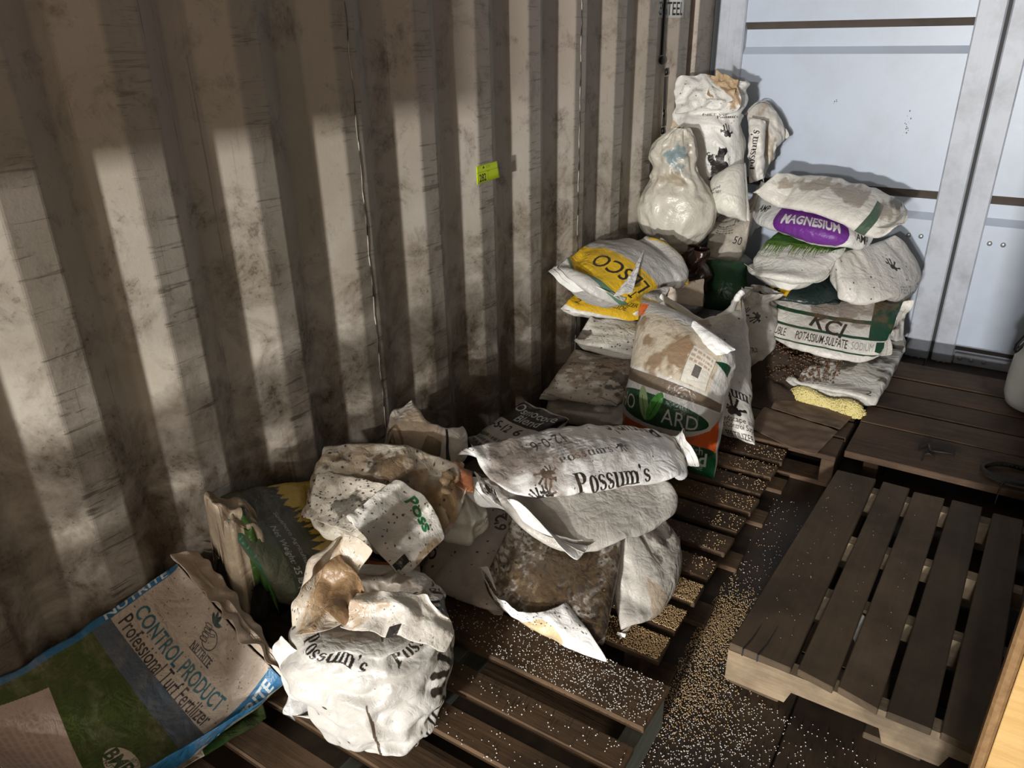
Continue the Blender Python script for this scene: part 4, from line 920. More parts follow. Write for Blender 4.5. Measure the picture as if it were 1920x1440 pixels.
l1, XL = sack('yellow_band_sack', 'grey sack with a yellow lettered band and white flap on top of the middle stack', [U(1034, 486, .655), U(1178, 552, .56), U(1294, 538, .52), U(1195, 452, .65)], (U(1085, 535, .60), U(1235, 515, .57), U(1262, 470, .63), U(1095, 452, .68)), top=.08, bot=.05, draw=d_lesco, col=(.56, .54, .50), slack=1.06, hem=(0, 0, .035, 0), hemcol=(.8, .79, .74), crumple=.004)
sheet('corner_fold', [U(1150, 556, .575), U(1186, 548, .585), U(1208, 466, .67), U(1190, 505, .63)], (None,) * 4, white_m, l1, .002)
sack('grey_fold', 'wrinkled grey sack squeezed out under the yellow-banded sack', [U(1186, 548, .455), U(1265, 555, .44), U(1278, 515, .50), U(1195, 508, .50)], top=.035, bot=.03, col=(.40, .38, .35), slack=1.14, crumple=.006)

# upright sacks
def d_d2(c):
    c.fat("Possum's", .84, .30, .055, BLK, 3, fit=.42); c.stamp(paw_mask(), .84, .21, .08, BLK, 10); c.text('Landscape and', .86, .125, .024, BLK, 4, .002, fit=.30); c.text('Pest Control Supply', .86, .085, .024, BLK, 4, .002, fit=.36); c.text('FERTILIZER', .86, .03, .022, BLK, 5, .01, fit=.26)
    c.blot(.6, .78, .3, .12, (.30, .19, .10), 3, .7); c.wear(.45, 4); c.specks(40, SOIL, 3)
d2, XD = sack('open_white_sack', 'open upright white sack with a rolled rim behind the green-oval sack', [V(-.93, 2.42, .142), U(1418, 838, .142), UY(1393, 556, 2.66), UY(1232, 562, 2.72)], (None, UY(1405, 700, 2.50), UY(1318, 618, 2.68), None), top=.075, bot=.05, draw=d_d2, collide=False, grav=0, slack=1.06, col=(.78, .76, .70), crumple=.004)
def roll(name, pts, r, mat, parent, n=60, sides=10, seed=0, amp=.3):
    pts = np.asarray(pts, float); t = np.linspace(0, len(pts) - 1, n); P = np.stack([np.interp(t, range(len(pts)), pts[:, i]) for i in range(3)], 1)
    for _ in range(3): P[1:-1] = (P[:-2] + P[1:-1] + P[2:]) / 3
    g = np.random.default_rng(seed); d = np.gradient(P, axis=0); d /= np.linalg.norm(d, axis=1, keepdims=True); a = np.cross(d, [0.1, .2, 1]); a /= np.linalg.norm(a, axis=1, keepdims=True); b = np.cross(d, a)
    th = np.linspace(0, 2 * np.pi, sides, endpoint=False); nz = 1 + smooth_noise((n, sides), g, 1) * amp * .4
    off = np.array(parent.location) if parent else 0
    Vv = (P[:, None] + (a[:, None] * np.cos(th)[None, :, None] + b[:, None] * np.sin(th)[None, :, None]) * (r * nz)[..., None] - off).reshape(-1, 3)
    f = [(i * sides + k, i * sides + (k + 1) % sides, (i + 1) * sides + (k + 1) % sides, (i + 1) * sides + k) for i in range(n - 1) for k in range(sides)]
    return mesh_obj(name, Vv, f, mat, parent, True)
roll('rolled_rim', [UY(1240, 556, 2.64), UY(1275, 578, 2.62), UY(1315, 604, 2.60), UY(1345, 597, 2.60), UY(1372, 580, 2.61), UY(1381, 560, 2.62), UY(1392, 547, 2.64)], .011, white_m, d2, seed=3)
sheet('tan_inner_wall', [UY(1250, 575, 2.63), UY(1390, 650, 2.57), UY(1388, 560, 2.63), UY(1240, 548, 2.68)], (UY(1320, 640, 2.59), None, UY(1318, 600, 2.63), None), sack_mat('inner_wall', None, (.62, .54, .44), .5, .5), d2, .004)
pm_ = sheet('paper_flap', [UY(1212, 560, 2.82), UY(1318, 575, 2.80), UY(1320, 522, 2.84), UY(1250, 536, 2.84)], (None,) * 4, sack_mat('tan_paper', None, (.56, .47, .38), .7, .4), None, .004)
tag(pm_, 'torn tan paper sack wall sticking up behind the open white sack', 'paper')
def d_how(c):
    c.rect(0, .50, 1, 1, (.62, .60, .56)); c.rect(.12, .52, .88, .86, (.60, .52, .40)); c.blot(.42, .66, .4, .17, (.24, .15, .08), 5, .85, .06); c.rect(.66, .53, .85, .75, (.70, .66, .58)); c.rect(.72, .58, .77, .65, (.12, .11, .10)); c.lines(.72, .70, .12, .04, 3, (.35, .2, .1), 0, .7)
    for x in (.655, .845): c.rect(x, .53, x + .006, .76, (.3, .27, .22))
    c.rect(0, .44, 1, .505, (.16, .12, .085)); c.rect(0, .20, 1, .44, (.66, .65, .62)); c.poly([(.55, .20), (1, .20), (1, .38), (.93, .30), (.8, .25)], ORG); c.rect(0, .17, 1, .235, ORG); c.rect(0, 0, 1, .17, GREEN); c.ellipse(.62, .17, .36, .045, DGREEN)
    c.ellipse(.50, .335, .42, .085, DGREEN); c.ellipse(.50, .335, .40, .077, (.012, .075, .03))
    W_ = (.72, .72, .68); c.text('HO', .25, .335, .036, W_, 0, -.002, fit=.20); c.text('ARD', .71, .325, .036, W_, 0, -.002, fit=.26)
    for sx, ang, col in ((.43, 112, (.32, .45, .22)), (.52, 62, (.07, .32, .05))):
        r = math.radians(ang); m = np.zeros((90, 90)); fill_poly(m, ell(45, 45, 42, 17, r)); c.stamp(m, sx, .355, .085, col); c.stamp(text_mask('I', -.01), sx, .345, .05, DGREEN, ang - 90, .3)
    c.text('made with', .74, .178, .022, (.4, .45, .4), 0, 0, fit=.30); c.text('nd', .86, .128, .036, (.75, .8, .75), 0, .02, fit=.13); c.text('herbicide', .80, .085, .02, (.6, .7, .6), fit=.2)
    c.rect(0, .58, .10, .86, DGREEN); c.text('BLOC', .05, .72, .035, (.7, .7, .66), 88, .01, fit=.16); c.rect(.0, .84, .13, .93, (.78, .15, .03)); c.rect(.02, .93, .05, .99, BLK); c.rect(0, .93, 1, 1, (.48, .44, .39)); c.poly([(.84, .74), (1, .74), (1, .86)], DGREEN); c.wear(.35, 6)
hw, XH = sack('green_oval_sack', 'upright sack with a green leaf oval, orange stripe and green base', [U(1160, 822, .127), U(1341, 903, .127), UY(1378, 672, 2.22), UY(1200, 556, 2.36)], (None, UY(1352, 760, 2.12), UY(1300, 598, 2.30), UY(1188, 690, 2.22)), top=.045, bot=.045, draw=d_how, collide=False, grav=0, slack=1.035, dirt=.22, col=(.66, .65, .62), rough=.33, spec=.55, crumple=.004, ppm=1000)
sheet('clear_fold', [UY(1282, 655, 2.18), UY(1352, 668, 2.15), UY(1380, 655, 2.17), UY(1300, 600, 2.22)], (None,) * 4, white_m, hw, .005, curl=.02)

GROUP[0] = 'sacks in the front pile'
BLK2 = (.012, .012, .014)
def d_f5(c):
    c.rect(.0, .55, 1, .95, BLK2); c.text('Osmocote', .50, .82, .040, (.7, .7, .7), 0, .012, fit=.85); c.text('Blend', .55, .66, .038, (.7, .7, .7), 0, .012, fit=.5); c.text('16-5-12', .22, .43, .036, BLK, 0, .02, fit=.5); c.text('6', .62, .44, .036, BLK, 0, .02); c.lines(.3, .15, .2, .06, 3, BLK, 0, .7); c.wear(.4, 2)
p00, p01, p11 = U(872, 822, .26), U(985, 750, .31), U(1072, 782, .30)
sack('black_band_sack', 'white sack with a black lettered band behind the paw-print sack', [p00, p00 + p11 - p01, p11, p01], top=.06, bot=.13, draw=d_f5, col=(.64, .61, .56))
def d_f4(c):
    c.text("6'2", .52, .88, .036, BLK, 118, .02); c.text('VOX', .70, .86, .036, BLK, 118, .02); c.text('OX', .06, .35, .03, BLK, 118, .02); c.wear(.6, 5); c.specks(30, SOIL, 4)
sack('boxy_sack', 'shaded beige sack with black letters lying under the soil-blackened sack', [U(785, 1078, .17), U(945, 1150, .16), U(1030, 985, .23), U(872, 925, .25)], top=.06, bot=.04, draw=d_f4, col=(.56, .50, .44), dirt=.4, hem=(0, 0, .015, 0))
sack('ribbed_sack', 'grey sack with soft upright ribs at the pallet edge right of the blackened sack', [U(1165, 1188, .15), U(1270, 1004, .215), U(1238, 958, .31), U(1128, 962, .33)], (U(1228, 1110, .17), None, None, None), top=.06, bot=.05, col=(.55, .52, .47), slack=1.07, crumple=.004, hem=(0, 0, .02, 0), hemcol=(.45, .40, .33), draw=lambda c: (c.blot(.75, .8, .4, .2, SOIL, 3, .8, .03), c.blot(.3, .2, .1, .3, (.32, .22, .12), 4, .6), c.wear(.4, 7)))
def d_f3(c):
    c.blot(.62, .55, .5, .5, SOIL, 5, .95, .045, .46, .2); c.blot(.45, .3, .35, .4, (.20, .13, .06), 9, .8, .03, .5); c.blot(.95, .4, .10, .6, SOIL, 4, .9, .03); c.blot(.5, .05, .6, .09, SOIL, 6, .95, .03); c.specks(260, SOIL, 5, .004); c.specks(60, (.36, .25, .10), 7, .003, (.2, .2, .9, .9)); c.blot(.6, .6, .6, .6, SOIL, 15, .9, .02, .48, .28); c.blot(.5, .5, .8, .8, (.10, .065, .035), 16, .8, .008, .5, .2)
b3, X3 = sack('blackened_sack', 'soil-blackened sack with a bright white front flap near the pallet corner', [U(908, 1078, .255), U(1135, 1215, .17), U(1172, 985, .28), U(965, 958, .33)], (U(985, 1150, .205), None, None, None), top=.07, bot=.05, draw=d_f3, col=(.46, .42, .37), dirt=.35, slack=1.05, maxlift=.06)
flapm = printed('flap_print', .3, .12, (.86, .85, .82), lambda c: (c.ellipse(.62, .25, .15, .22, (.72, .58, .34)), c.rect(.40, 0, .62, .3, (.72, .58, .34)), c.specks(90, SOIL, 3, .0025, (0, .55, 1, 1))), dirt=.06, specks=.15)
sheet('white_flap', [U(900, 1066, .262), U(1140, 1243, .150), U(1062, 1128, .245), U(925, 1112, .262)], (U(980, 1166, .20), U(1112, 1195, .20), U(990, 1148, .245), None), flapm, b3, .003, 1.03, curl=.01)
sheet('flap_corner', [U(896, 1064, .270), U(912, 1072, .262), U(932, 1110, .268), U(915, 1062, .285)], (None,) * 4, white_m, b3, .001)
def d_f2(c):
    c.lines(.30, .68, .10, .03, 3, (.25, .23, .2), 30, .6); c.blot(.98, .4, .06, .5, (.3, .22, .14), 3, .5); c.wear(.40, 7)
f2, X2 = sack('grey_sack', 'smooth grey sack with a white front hem directly under the paw-print sack', [U(892, 893, .40), U(1105, 1025, .325), U(1262, 950, .30), U(1160, 850, .40)], (U(985, 980, .35), U(1162, 985, .325), U(1255, 900, .36), None), top=.055, bot=.035, draw=d_f2, col=(.54, .51, .46), slack=1.04, hem=(0, 0, .058, 0), hemcol=(.86, .85, .82), droop=.25)
sheet('pointed_flap', [U(888, 884, .41), U(925, 912, .40), U(945, 955, .385), U(905, 925, .40)], (None,) * 4, printed('soil_flap', .1, .06, (.84, .82, .78), lambda c: (c.blot(.5, .5, .4, .4, SOIL, 3, 1, .015), c.specks(30, SOIL, 1, .003)), dirt=.1), f2, .003)
def d_f1(c):
    c.fat("Possum's", .50, .22, .050, BLK, 2, fit=.34); c.fat("POSSUM'S", .42, .55, .018, (.10, .095, .09), 4, fit=.24); c.lines(.38, .70, .11, .03, 4, (.25, .22, .2), 4, .6, 2); c.text('12-0-6', .30, .84, .026, (.08, .07, .07), 184, .006, fit=.14)
    c.stamp(paw_mask(), .22, .22, .035, BLK, 0); c.stamp(paw_mask(), .225, .36, .045, BLK, 160); c.stamp(paw_mask(), .17, .18, .04, BLK, 30); c.stamp(paw_mask(), .09, .10, .035, BLK, 30); c.stamp(paw_mask(), .25, .44, .03, BLK, 20); c.stamp(paw_mask(), .58, .62, .03, BLK, 200)
    c.text("Possum's", .72, .95, .03, BLK, 180, .01); c.blot(.18, .62, .34, .42, (.20, .14, .10), 3, .75, .07); c.blot(.22, .75, .2, .2, (.07, .05, .035), 9, .6, .03); c.wear(.15, 4); c.specks(60, SOIL, 2, .002)
f1b, X1b = sack('paw_print_sack', 'shiny white sack with black paw prints and bold lettering on top of the front pile', [U(978, 924, .385), U(1295, 872, .375), U(1262, 812, .41), U(872, 838, .45)], (U(1130, 903, .375), None, U(1090, 792, .45), None), top=.10, bot=.045, draw=d_f1, col=(.80, .79, .76), slack=1.055, hem=(.026, .03), hemcol=(.85, .84, .81), droop=.15, rough=.30, spec=.6, dirt=.25, ppm=1100, crumple=.003, cell=.0085, puck=.0045)
sack('crumpled_sack', 'crumpled dirty white sack by the wall behind the brown-stained bag', [U(735, 830, .38), U(868, 858, .38), U(872, 795, .43), U(775, 745, .49)], (None, None, U(815, 790, .48), U(728, 775, .47)), top=.05, bot=.03, slack=1.04, crumple=.006, fold=.010, fscale=.07, cell=.008, pin=.6, col=(.60, .54, .46), dirt=.5, draw=lambda c: (c.rect(.45, .5, .62, .9, (.03, .09, .07)), c.rect(.68, .2, .71, 1, BLK), c.stamp(text_mask('O', -.01), .22, .6, .04, BLK), c.stamp(text_mask('R', .01), .22, .58, .02, BLK), c.text('PA', .4, .2, .025, BLK), c.blot(.3, .8, .3, .3, BROWNP, 4, .6), c.wear(.6, 3)), bump=.5)

def d_g3(c):
    r = np.random.default_rng(4); OL = (.085, .095, .06)
    c.rect(0, 0, 1, 1, (.62, .42, .06)); c.blot(.6, .5, .25, .6, (.75, .55, .16), 3, .5)
    c.rect(0, 0, .40, 1, OL)
    for i in range(46):
        y = i / 45; c.poly([(.37, y - .03), (.37, y + .03), (.40 + r.uniform(.03, .14), y + r.uniform(-.03, .05))], (.045, .05, .03))
    c.rect(.20, 0, .39, 1, (.055, .06, .04)); c.rect(0, 0, .04, 1, (.02, .10, .05)); c.text('Southern Agricultural Insecticides, Inc.', .32, .42, .014, (.5, .5, .44), -88, 0, fit=.75); c.text('Net Weight: 25 lb (11.34 kg)', .24, .38, .018, (.5, .5, .44), -88, .004, fit=.62); c.wear(.4, 4)
sack('insecticide_sack', 'olive and yellow sack with white small print slumped against the wall at left', [U(522, 1128, .24), U(660, 1010, .25), UX(650, 895, -1.28), UX(390, 932, -1.30)], (None, None, UX(520, 900, -1.30), UX(448, 1010, -1.20)), top=.055, bot=.04, draw=d_g3, collide=True, maxlift=.04, slack=1.04, col=(.1, .1, .07), hem=(0, 0, 0, 0), dirt=.35)
sack('green_and_white_sack', 'green and white sack lying in the shade behind the open front sack', [U(655, 1135, .19), U(800, 1135, .18), U(790, 1050, .22), U(665, 1050, .24)], top=.045, bot=.04, draw=lambda c: (c.rect(.15, .45, .75, 1, DGREEN), c.rect(0, .85, 1, 1, (.5, .12, .03)), c.wear(.5, 3)), col=(.52, .48, .40), dirt=.5)
sack('white_sack', 'bright white sack corner showing under the brown-stained bag', [U(815, 1003, .29), U(915, 972, .30), U(898, 890, .38), U(815, 900, .40)], (U(880, 1004, .28), None, None, None), top=.045, bot=.03, col=(.70, .67, .60), collide=False, slack=1.03, puck=.007, fold=.004, fscale=.05, cell=.007, dirt=.3)
def d_g1(c):
    c.blot(.40, .80, .30, .16, SOIL, 3, .9, .03); c.blot(.75, .58, .35, .25, (.44, .25, .08), 5, .8, .07); c.blot(.35, .75, .5, .25, (.30, .20, .11), 6, .6, .06); c.blot(.97, .4, .05, .8, (.20, .10, .04), 7, .8); c.blot(.35, .42, .12, .12, SOIL, 8, .8, .02); c.wear(.6, 9); c.specks(120, SOIL, 3, .003)
g1, XG = sack('stained_sack', 'nearly empty brown-stained white sack draped over the pile with faded green letters', [U(572, 985, .37), U(770, 1040, .33), U(880, 885, .42), U(606, 840, .47)], (U(655, 1000, .37), U(850, 960, .38), U(755, 828, .49), U(580, 900, .44)), top=.03, bot=.02, draw=d_g1, col=(.58, .52, .42), slack=1.03, crumple=.003, fold=.006, fscale=.10, cell=.009, dirt=.5, bump=.5, iters=50, maxlift=.05)
flap2 = printed('front_panel', .2, .2, (.72, .69, .62), lambda c: (c.text('Poss', .55, .80, .036, GREEN, -10, .035, fit=.5), c.rect(.80, .02, .90, .26, BLK), c.specks(90, SOIL, 2, .003), c.wear(.4, 2), c.blot(.95, .5, .08, .5, (.44, .28, .12), 2, .7)), dirt=.25)
sheet('front_panel', [U(648, 968, .435), U(756, 1086, .345), U(834, 1008, .385), U(740, 900, .465)], (None, None, U(802, 940, .435), None), flap2, g1, .005, 1.05)
sheet('left_panel', [U(563, 968, .405), U(655, 996, .405), U(745, 915, .455), U(600, 880, .46)], (None,) * 4, printed('left_panel', .2, .15, (.66, .60, .50), lambda c: (c.blot(.6, .4, .3, .3, SOIL, 2, .8, .03), c.specks(140, SOIL, 2, .003), c.wear(.6, 2)), dirt=.4), g1, .004, 1.04)
roll('torn_edge', [U(866, 868, .425), U(840, 890, .43), U(826, 930, .405), U(828, 985, .375), U(808, 1020, .355), U(790, 1033, .345)], .012, tan_m, g1, 60, 8, 3, 1.0)
sheet('torn_mouth', [U(836, 900, .42), U(888, 925, .40), U(884, 880, .43), U(850, 866, .445)], (None,) * 4, sack_mat('rust_film', None, (.22, .075, .03), .5, .5), g1, .006, 1.1)

# crumpled bag with a green label, then the big blue-banded sack
sack('crumpled_bag', 'crumpled tan bag with an orange and green label behind the blue-banded sack', [U(462, 1195, .20), U(530, 1170, .21), U(508, 1095, .27), U(400, 1082, .30)], top=.018, bot=.015, slack=1.03, crumple=.004, fold=.006, fscale=.045, cell=.006, pin=.7, press=.0001, col=(.46, .37, .26), draw=lambda c: (c.rect(.5, 0, 1, .30, (.03, .10, .012)), c.rect(.5, .30, 1, .44, (.02, .02, .02)), c.text('GRANULAR', .75, .37, .011, (.5, .5, .45), 0, .02, fit=.42), c.rect(.6, .44, 1, .56, (.26, .085, .03)), c.blot(.3, .6, .5, .6, (.14, .09, .05), 4, .8, .02), c.wear(.6, 3)), dirt=.5)
sack('green_sack', 'green-printed sack lying underneath the big blue-banded sack', [U(330, 1455, .155), U(505, 1345, .155), U(470, 1250, .16), U(280, 1310, .16)], top=.02, bot=.03, col=(.015, .045, .008), dirt=.5, draw=lambda c: (c.rect(0, 0, .3, 1, (.5, .42, .34)), c.wear(.5, 2)))
def d_nut(c):
    c.rect(0, 0, 1, 1, (.50, .42, .34)); INK = (.018, .018, .026)
    xs = np.linspace(0, 1, 30); top = lambda x: .645 + .035 * np.sin(x * 3.0) - .03 * x; low = lambda x: .565 + .03 * np.sin(x * 3.0) - .05 * x
    c.poly([(x, 0) for x in xs] + [(x, top(x)) for x in xs[::-1]], (.075, .10, .13)); c.poly([(x, 0) for x in xs] + [(x, low(x)) for x in xs[::-1]], (.05, .075, .012))
    r = np.random.default_rng(2)
    for i in range(900):
        x, y = r.random(), r.random() * .52; q = r.uniform(.4, 1.7); c.poly([(x, y), (x + .010, y), (x + .004 + r.uniform(-.01, .01), y + .04)], (.05 * q, .078 * q, .011), .6)
    c.poly([(.08, 0), (.60, 0), (.55, .28), (.13, .345)], (.50, .38, .33)); c.lines(.40, .16, .16, .09, 9, (.30, .22, .2), -4, .45, 3)
    c.rect(0, 0, .035, 1, BLUE); c.poly([(.865, 1), (1, 1), (1, 0), (.68, 0), (.70, .35), (.745, .6)], BLUE)
    c.text('CONTROL PRODUCT', .395, .765, .031, (.025, .13, .17), 0, .016, fit=.65); c.text('Professional Turf Fertilizer', .395, .695, .031, INK, 0, .004, fit=.66)
    c.stamp(fist_mask(), .44, .905, .048, INK, 10); c.stamp(leafs_mask(), .425, .968, .034, (.01, .05, .05), -10); c.text('NUTRITE', .45, .84, .016, INK, 0, .018, fit=.155); c.rect(.37, .822, .53, .826, INK)
    c.text('NUTRITE', .885, .80, .030, (.55, .60, .62), 84, .03, fit=.29); c.text('CONTROL PRODUCT', .80, .24, .030, (.45, .50, .52), 85, .03, fit=.50); c.ellipse(.84, .575, .07, .05, (.55, .50, .43), .4); c.stamp(fist_mask(), .84, .575, .038, (.03, .03, .04), 60); c.stamp(leafs_mask(), .765, .56, .034, (.01, .04, .03), 60); c.text('NUTRITE', .018, .78, .010, (.62, .66, .68), 90, .02, fit=.3)
    c.ellipse(.62, .385, .10, .065, (.55, .48, .38)); c.text('BMP', .605, .383, .026, (.03, .06, .02), 0, .03, fit=.15); c.text('NUTRITE', .62, .352, .009, (.03, .06, .02), 0, .01, fit=.12); c.stamp(fist_mask(), .655, .417, .020, (.05, .07, .03), 10)
    c.wear(.45, 5, (.14, .10, .07), .05); c.wear(.3, 15, (.5, .42, .33), .03); c.specks(220, (.12, .08, .05), 4, .0014, (.05, .62, .95, 1))
P01, P11 = U(330, 1045, .40), U(542, 1280, .245)
nt_, XN = sack('blue_band_sack', 'big beige sack with blue bands and a green field print at the left front', [U(-160, 1325, .40), U(120, 1525, .22), P11, P01], top=.025, bot=.06, draw=d_nut, col=(.66, .55, .45), back=(.3, .3, .2), slack=1.0, press=.0001, puck=.0012, sq=(9, 5), hem=(0, 0, 0, .02), dirt=.25, ppm=1500, crumple=.002, pin=.6, collide=False, cell=.011)
sheet('folded_end', [P01 + V(.01, -.02, .02), P11 + V(0, -.01, .02), P11 + V(-.01, .025, -.02), P01 + V(.02, .045, .0)], (None,) * 4, sack_mat('folded_end', None, (.56, .46, .37), .6, .5), nt_, .008, 1.1)

# open white sack in the foreground
def d_g4(c):
    c.fat("Possum's", .70, .68, .040, BLK, -14, fit=.16); c.fat("Possum's", .90, .70, .045, BLK, 22, fit=.16); c.stamp(paw_mask(), .99, .70, .075, BLK, 40); c.stamp(paw_mask(), .01, .70, .075, BLK, 40); c.stamp(paw_mask(), .945, .42, .085, BLK, 70); c.text('Landscape and', .04, .56, .020, BLK, 70, fit=.0); c.text('Pest Control', .06, .50, .020, BLK, 70); c.text('PREMIUM', .90, .10, .024, BLK, 50)
    c.poly([(.773, .0), (.781, 0), (.775, .2), (.770, .42), (.767, .42), (.768, .2)], (.10, .07, .05)); c.blot(.78, .05, .10, .04, (.22, .13, .06), 3, .7); c.rect(0, .80, 1, 1, (.40, .30, .21), .6); c.wear(.35, 5); c.specks(60, SOIL, 3, .003)
g4, X4 = tube_sack('open_front_sack', 'crumpled open white sack with black paw prints standing in the foreground', [(V(-.845, .775, .142), .080, .055, 30, 2.6), (V(-.850, .785, .162), .105, .085, 30, 2.3), (V(-.875, .815, .215), .140, .125, 30, 2.1), (V(-.905, .84, .275), .166, .148, 30, 2.1), (V(-.915, .85, .325), .164, .150, 30, 2.1), (V(-.92, .86, .352), .142, .13, 30, 2.1), (V(-.92, .87, .350), .10, .09, 30, 2), (V(-.92, .88, .330), .04, .04, 30, 2)],
     nu=96, nv=64, fold=.003, slack=1.03, iters=40, hold=.10, draw=d_g4, col=(.62, .60, .55), dirt=.35, rough=.36, ppm=1000, crs=.0065, cscale=.15)
colm = printed('collar_print', .4, .15, (.60, .52, .42), lambda c: (c.blot(.4, .4, .4, .5, (.42, .27, .13), 3, .75, .05), c.specks(60, SOIL, 2, .003), c.wear(.5, 2)), dirt=.35, rough=.36)
colw = printed('collar_white', .3, .15, (.66, .62, .55), lambda c: (c.rect(.44, 0, .54, .16, BLK), c.blot(.2, .6, .3, .5, (.40, .26, .14), 5, .7, .05), c.specks(60, SOIL, 2, .002), c.wear(.4, 2)), dirt=.3, rough=.36)
sheet('open_collar', [U(545, 1190, .33), U(668, 1155, .36), U(692, 1035, .475), U(598, 1062, .47)], (U(600, 1185, .37), U(668, 1095, .41), U(645, 1005, .50), U(558, 1120, .40)), colm, g4, .010, 1.05, .008, 40, .08, curl=-.035)
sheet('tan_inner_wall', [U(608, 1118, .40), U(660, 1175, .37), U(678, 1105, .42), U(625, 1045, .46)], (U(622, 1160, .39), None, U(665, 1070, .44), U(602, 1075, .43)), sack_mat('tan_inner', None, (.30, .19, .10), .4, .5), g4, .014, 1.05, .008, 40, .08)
sheet('collar_fold', [U(636, 1176, .375), U(842, 1216, .335), U(812, 1135, .395), U(668, 1112, .415)], (U(735, 1192, .372), U(848, 1170, .35), U(745, 1110, .42), None), colw, g4, .009, 1.05, .008, 40, .08, curl=.015)
sheet('side_fold', [U(515, 1222, .31), U(590, 1318, .235), U(660, 1270, .28), U(535, 1190, .34)], (U(535, 1290, .255), None, U(600, 1245, .31), None), sack_mat('side_fold', None, (.74, .71, .65), .36, .3), g4, .010, 1.06, .008)
sack('small_foil_bag', 'small shiny white bag poking out beneath the open foreground sack', [U(528, 1338, .142), U(585, 1345, .145), U(640, 1290, .17), U(545, 1285, .18)], top=.015, bot=.012, slack=1.12, crumple=.006, col=(.62, .62, .60), rough=.2, draw=lambda c: (c.rect(.55, .3, .7, .8, BLK), c.wear(.3, 2)), cell=.008, maxlift=.03)

# ------------------------------------------------------------------ small things
tagm = None
def flat_print(name, P, draw, w, h, col, label, cat, thick=.0008, rough=.5, follow=None, nu=24, nv=4):
    cv = Canvas(w, h, col, 1600); draw(cv); img = cv.image(name)
    m, nt, b = mat_new(name); k = NB(nt); t = k.n('ShaderNodeTexImage'); t.image = img; t.extension = 'EXTEND'; k.link(t.outputs[0], b.inputs['Base Color']); b.inputs['Roughness'].default_value = rough
    F = coons(P, (None,) * 4, nu, nv)
    if follow: F = np.array([[follow(p) for p in r] for r in F])
    uv = np.stack(np.meshgrid(np.linspace(0, 1, nu), np.linspace(0, 1, nv), indexing='ij'), -1).reshape(-1, 2)
    o = finish(name, F.reshape(-1, 3), grid_faces(nu, nv), uv, [m], [0] * ((nu - 1) * (nv - 1)), None, 0, 0, thick)
    return tag(o, label, cat)
NEON = (.62, .80, .004)
flat_print('lot_tag', [V(-1.3325, 1.867, 1.008), V(-1.331, 1.985, 1.012), V(-1.330, 1.972, 1.062), V(-1.3325, 1.867, 1.060)],
           lambda c: (c.rect(0, .60, 1, .625, (.28, .36, .003)), c.rect(.49, .02, .50, .6, (.35, .45, .003)), c.text('282', .26, .30, .024, (.01, .01, .01), 0, .02, .8), c.poly([(.27, .80), (.37, .80), (.32, .95)], (.02, .03, .01)), c.lines(.56, .86, .035, .009, 3, (.2, .26, .01), 0, .8), c.rect(.45, .57, .6, .63, (.3, .38, .01))),
           .12, .052, NEON, 'neon yellow lot tag numbered 282 stuck on the corrugated wall', 'tag')
flat_print('steel_sticker', [V(0, 3.165, 1.462), V(0, 3.425, 1.462), V(0, 3.425, 1.66), V(0, 3.165, 1.66)],
           lambda c: (c.text('CORTEN STEEL', .42, .18, .055, (.02, .02, .02), 0, .012, .55), c.text('REPAIR WITH', .42, .46, .035, (.1, .1, .1), 0, .01, .6), c.text('NOTICE', .42, .75, .05, (.1, .1, .1), 0, .01, .6), c.wear(.3, 3)),
           .26, .198, (.62, .60, .55), 'worn white steel notice sticker high on the corrugated wall near the corner', 'sticker', follow=lambda p: V(wall_x(p[1]) + .0015, p[1], p[2]), nu=40)
DARK = plain_mat('black_iron', (.012, .011, .010), .5, metal=.4)
lh = thing('lashing_hook', 'black iron lashing strap with a ring hanging high on the wall near the corner', 'hook', None, (-1.362, 3.29, 1.30))
mesh_obj('strap', [(x, y, z) for z, q in ((.02, .007), (.62, .004)) for x in (-.006, .002) for y in (-q, q)], [(0, 1, 3, 2), (4, 6, 7, 5), (0, 4, 5, 1), (2, 3, 7, 6), (0, 2, 6, 4), (1, 5, 7, 3)], DARK, lh)
bm = bmesh.new(); bmesh.ops.create_uvsphere(bm, u_segments=16, v_segments=10, radius=.022); [setattr(v, 'co', Vector((v.co.x * .4, v.co.y, v.co.z * .8))) for v in bm.verts]; bm_obj('boss', bm, DARK, lh, True)
def ring_pts(c, r, n=20): return [(c[0], c[1] + r * math.cos(t), c[2] + r * 1.2 * math.sin(t)) for t in np.linspace(0, 2 * np.pi, n)]
ec = thing('elastic_cord', 'short black cord with two end eyes on the wall above the knotted bag', 'cord', None, (-1.352, 3.318, 1.0))
thread('cord', [(0, .003 * math.sin(z * 20), z) for z in np.linspace(.03, .235, 14)], .0055, DARK, ec)
thread('eye', ring_pts((0, 0, .253), .011), .004, DARK, ec); thread('eye', ring_pts((0, 0, .012), .011), .004, DARK, ec)
rg = thing('wall_ring', 'small dark lashing ring on the wall just above the knotted bag', 'ring', None, (-1.352, 3.30, .915))
thread('ring', ring_pts((0, 0, 0), .016), .004, DARK, rg); bm_obj('lug', box_bm(-.022, .0, -.008, .008, .014, .03, .002), DARK, rg)
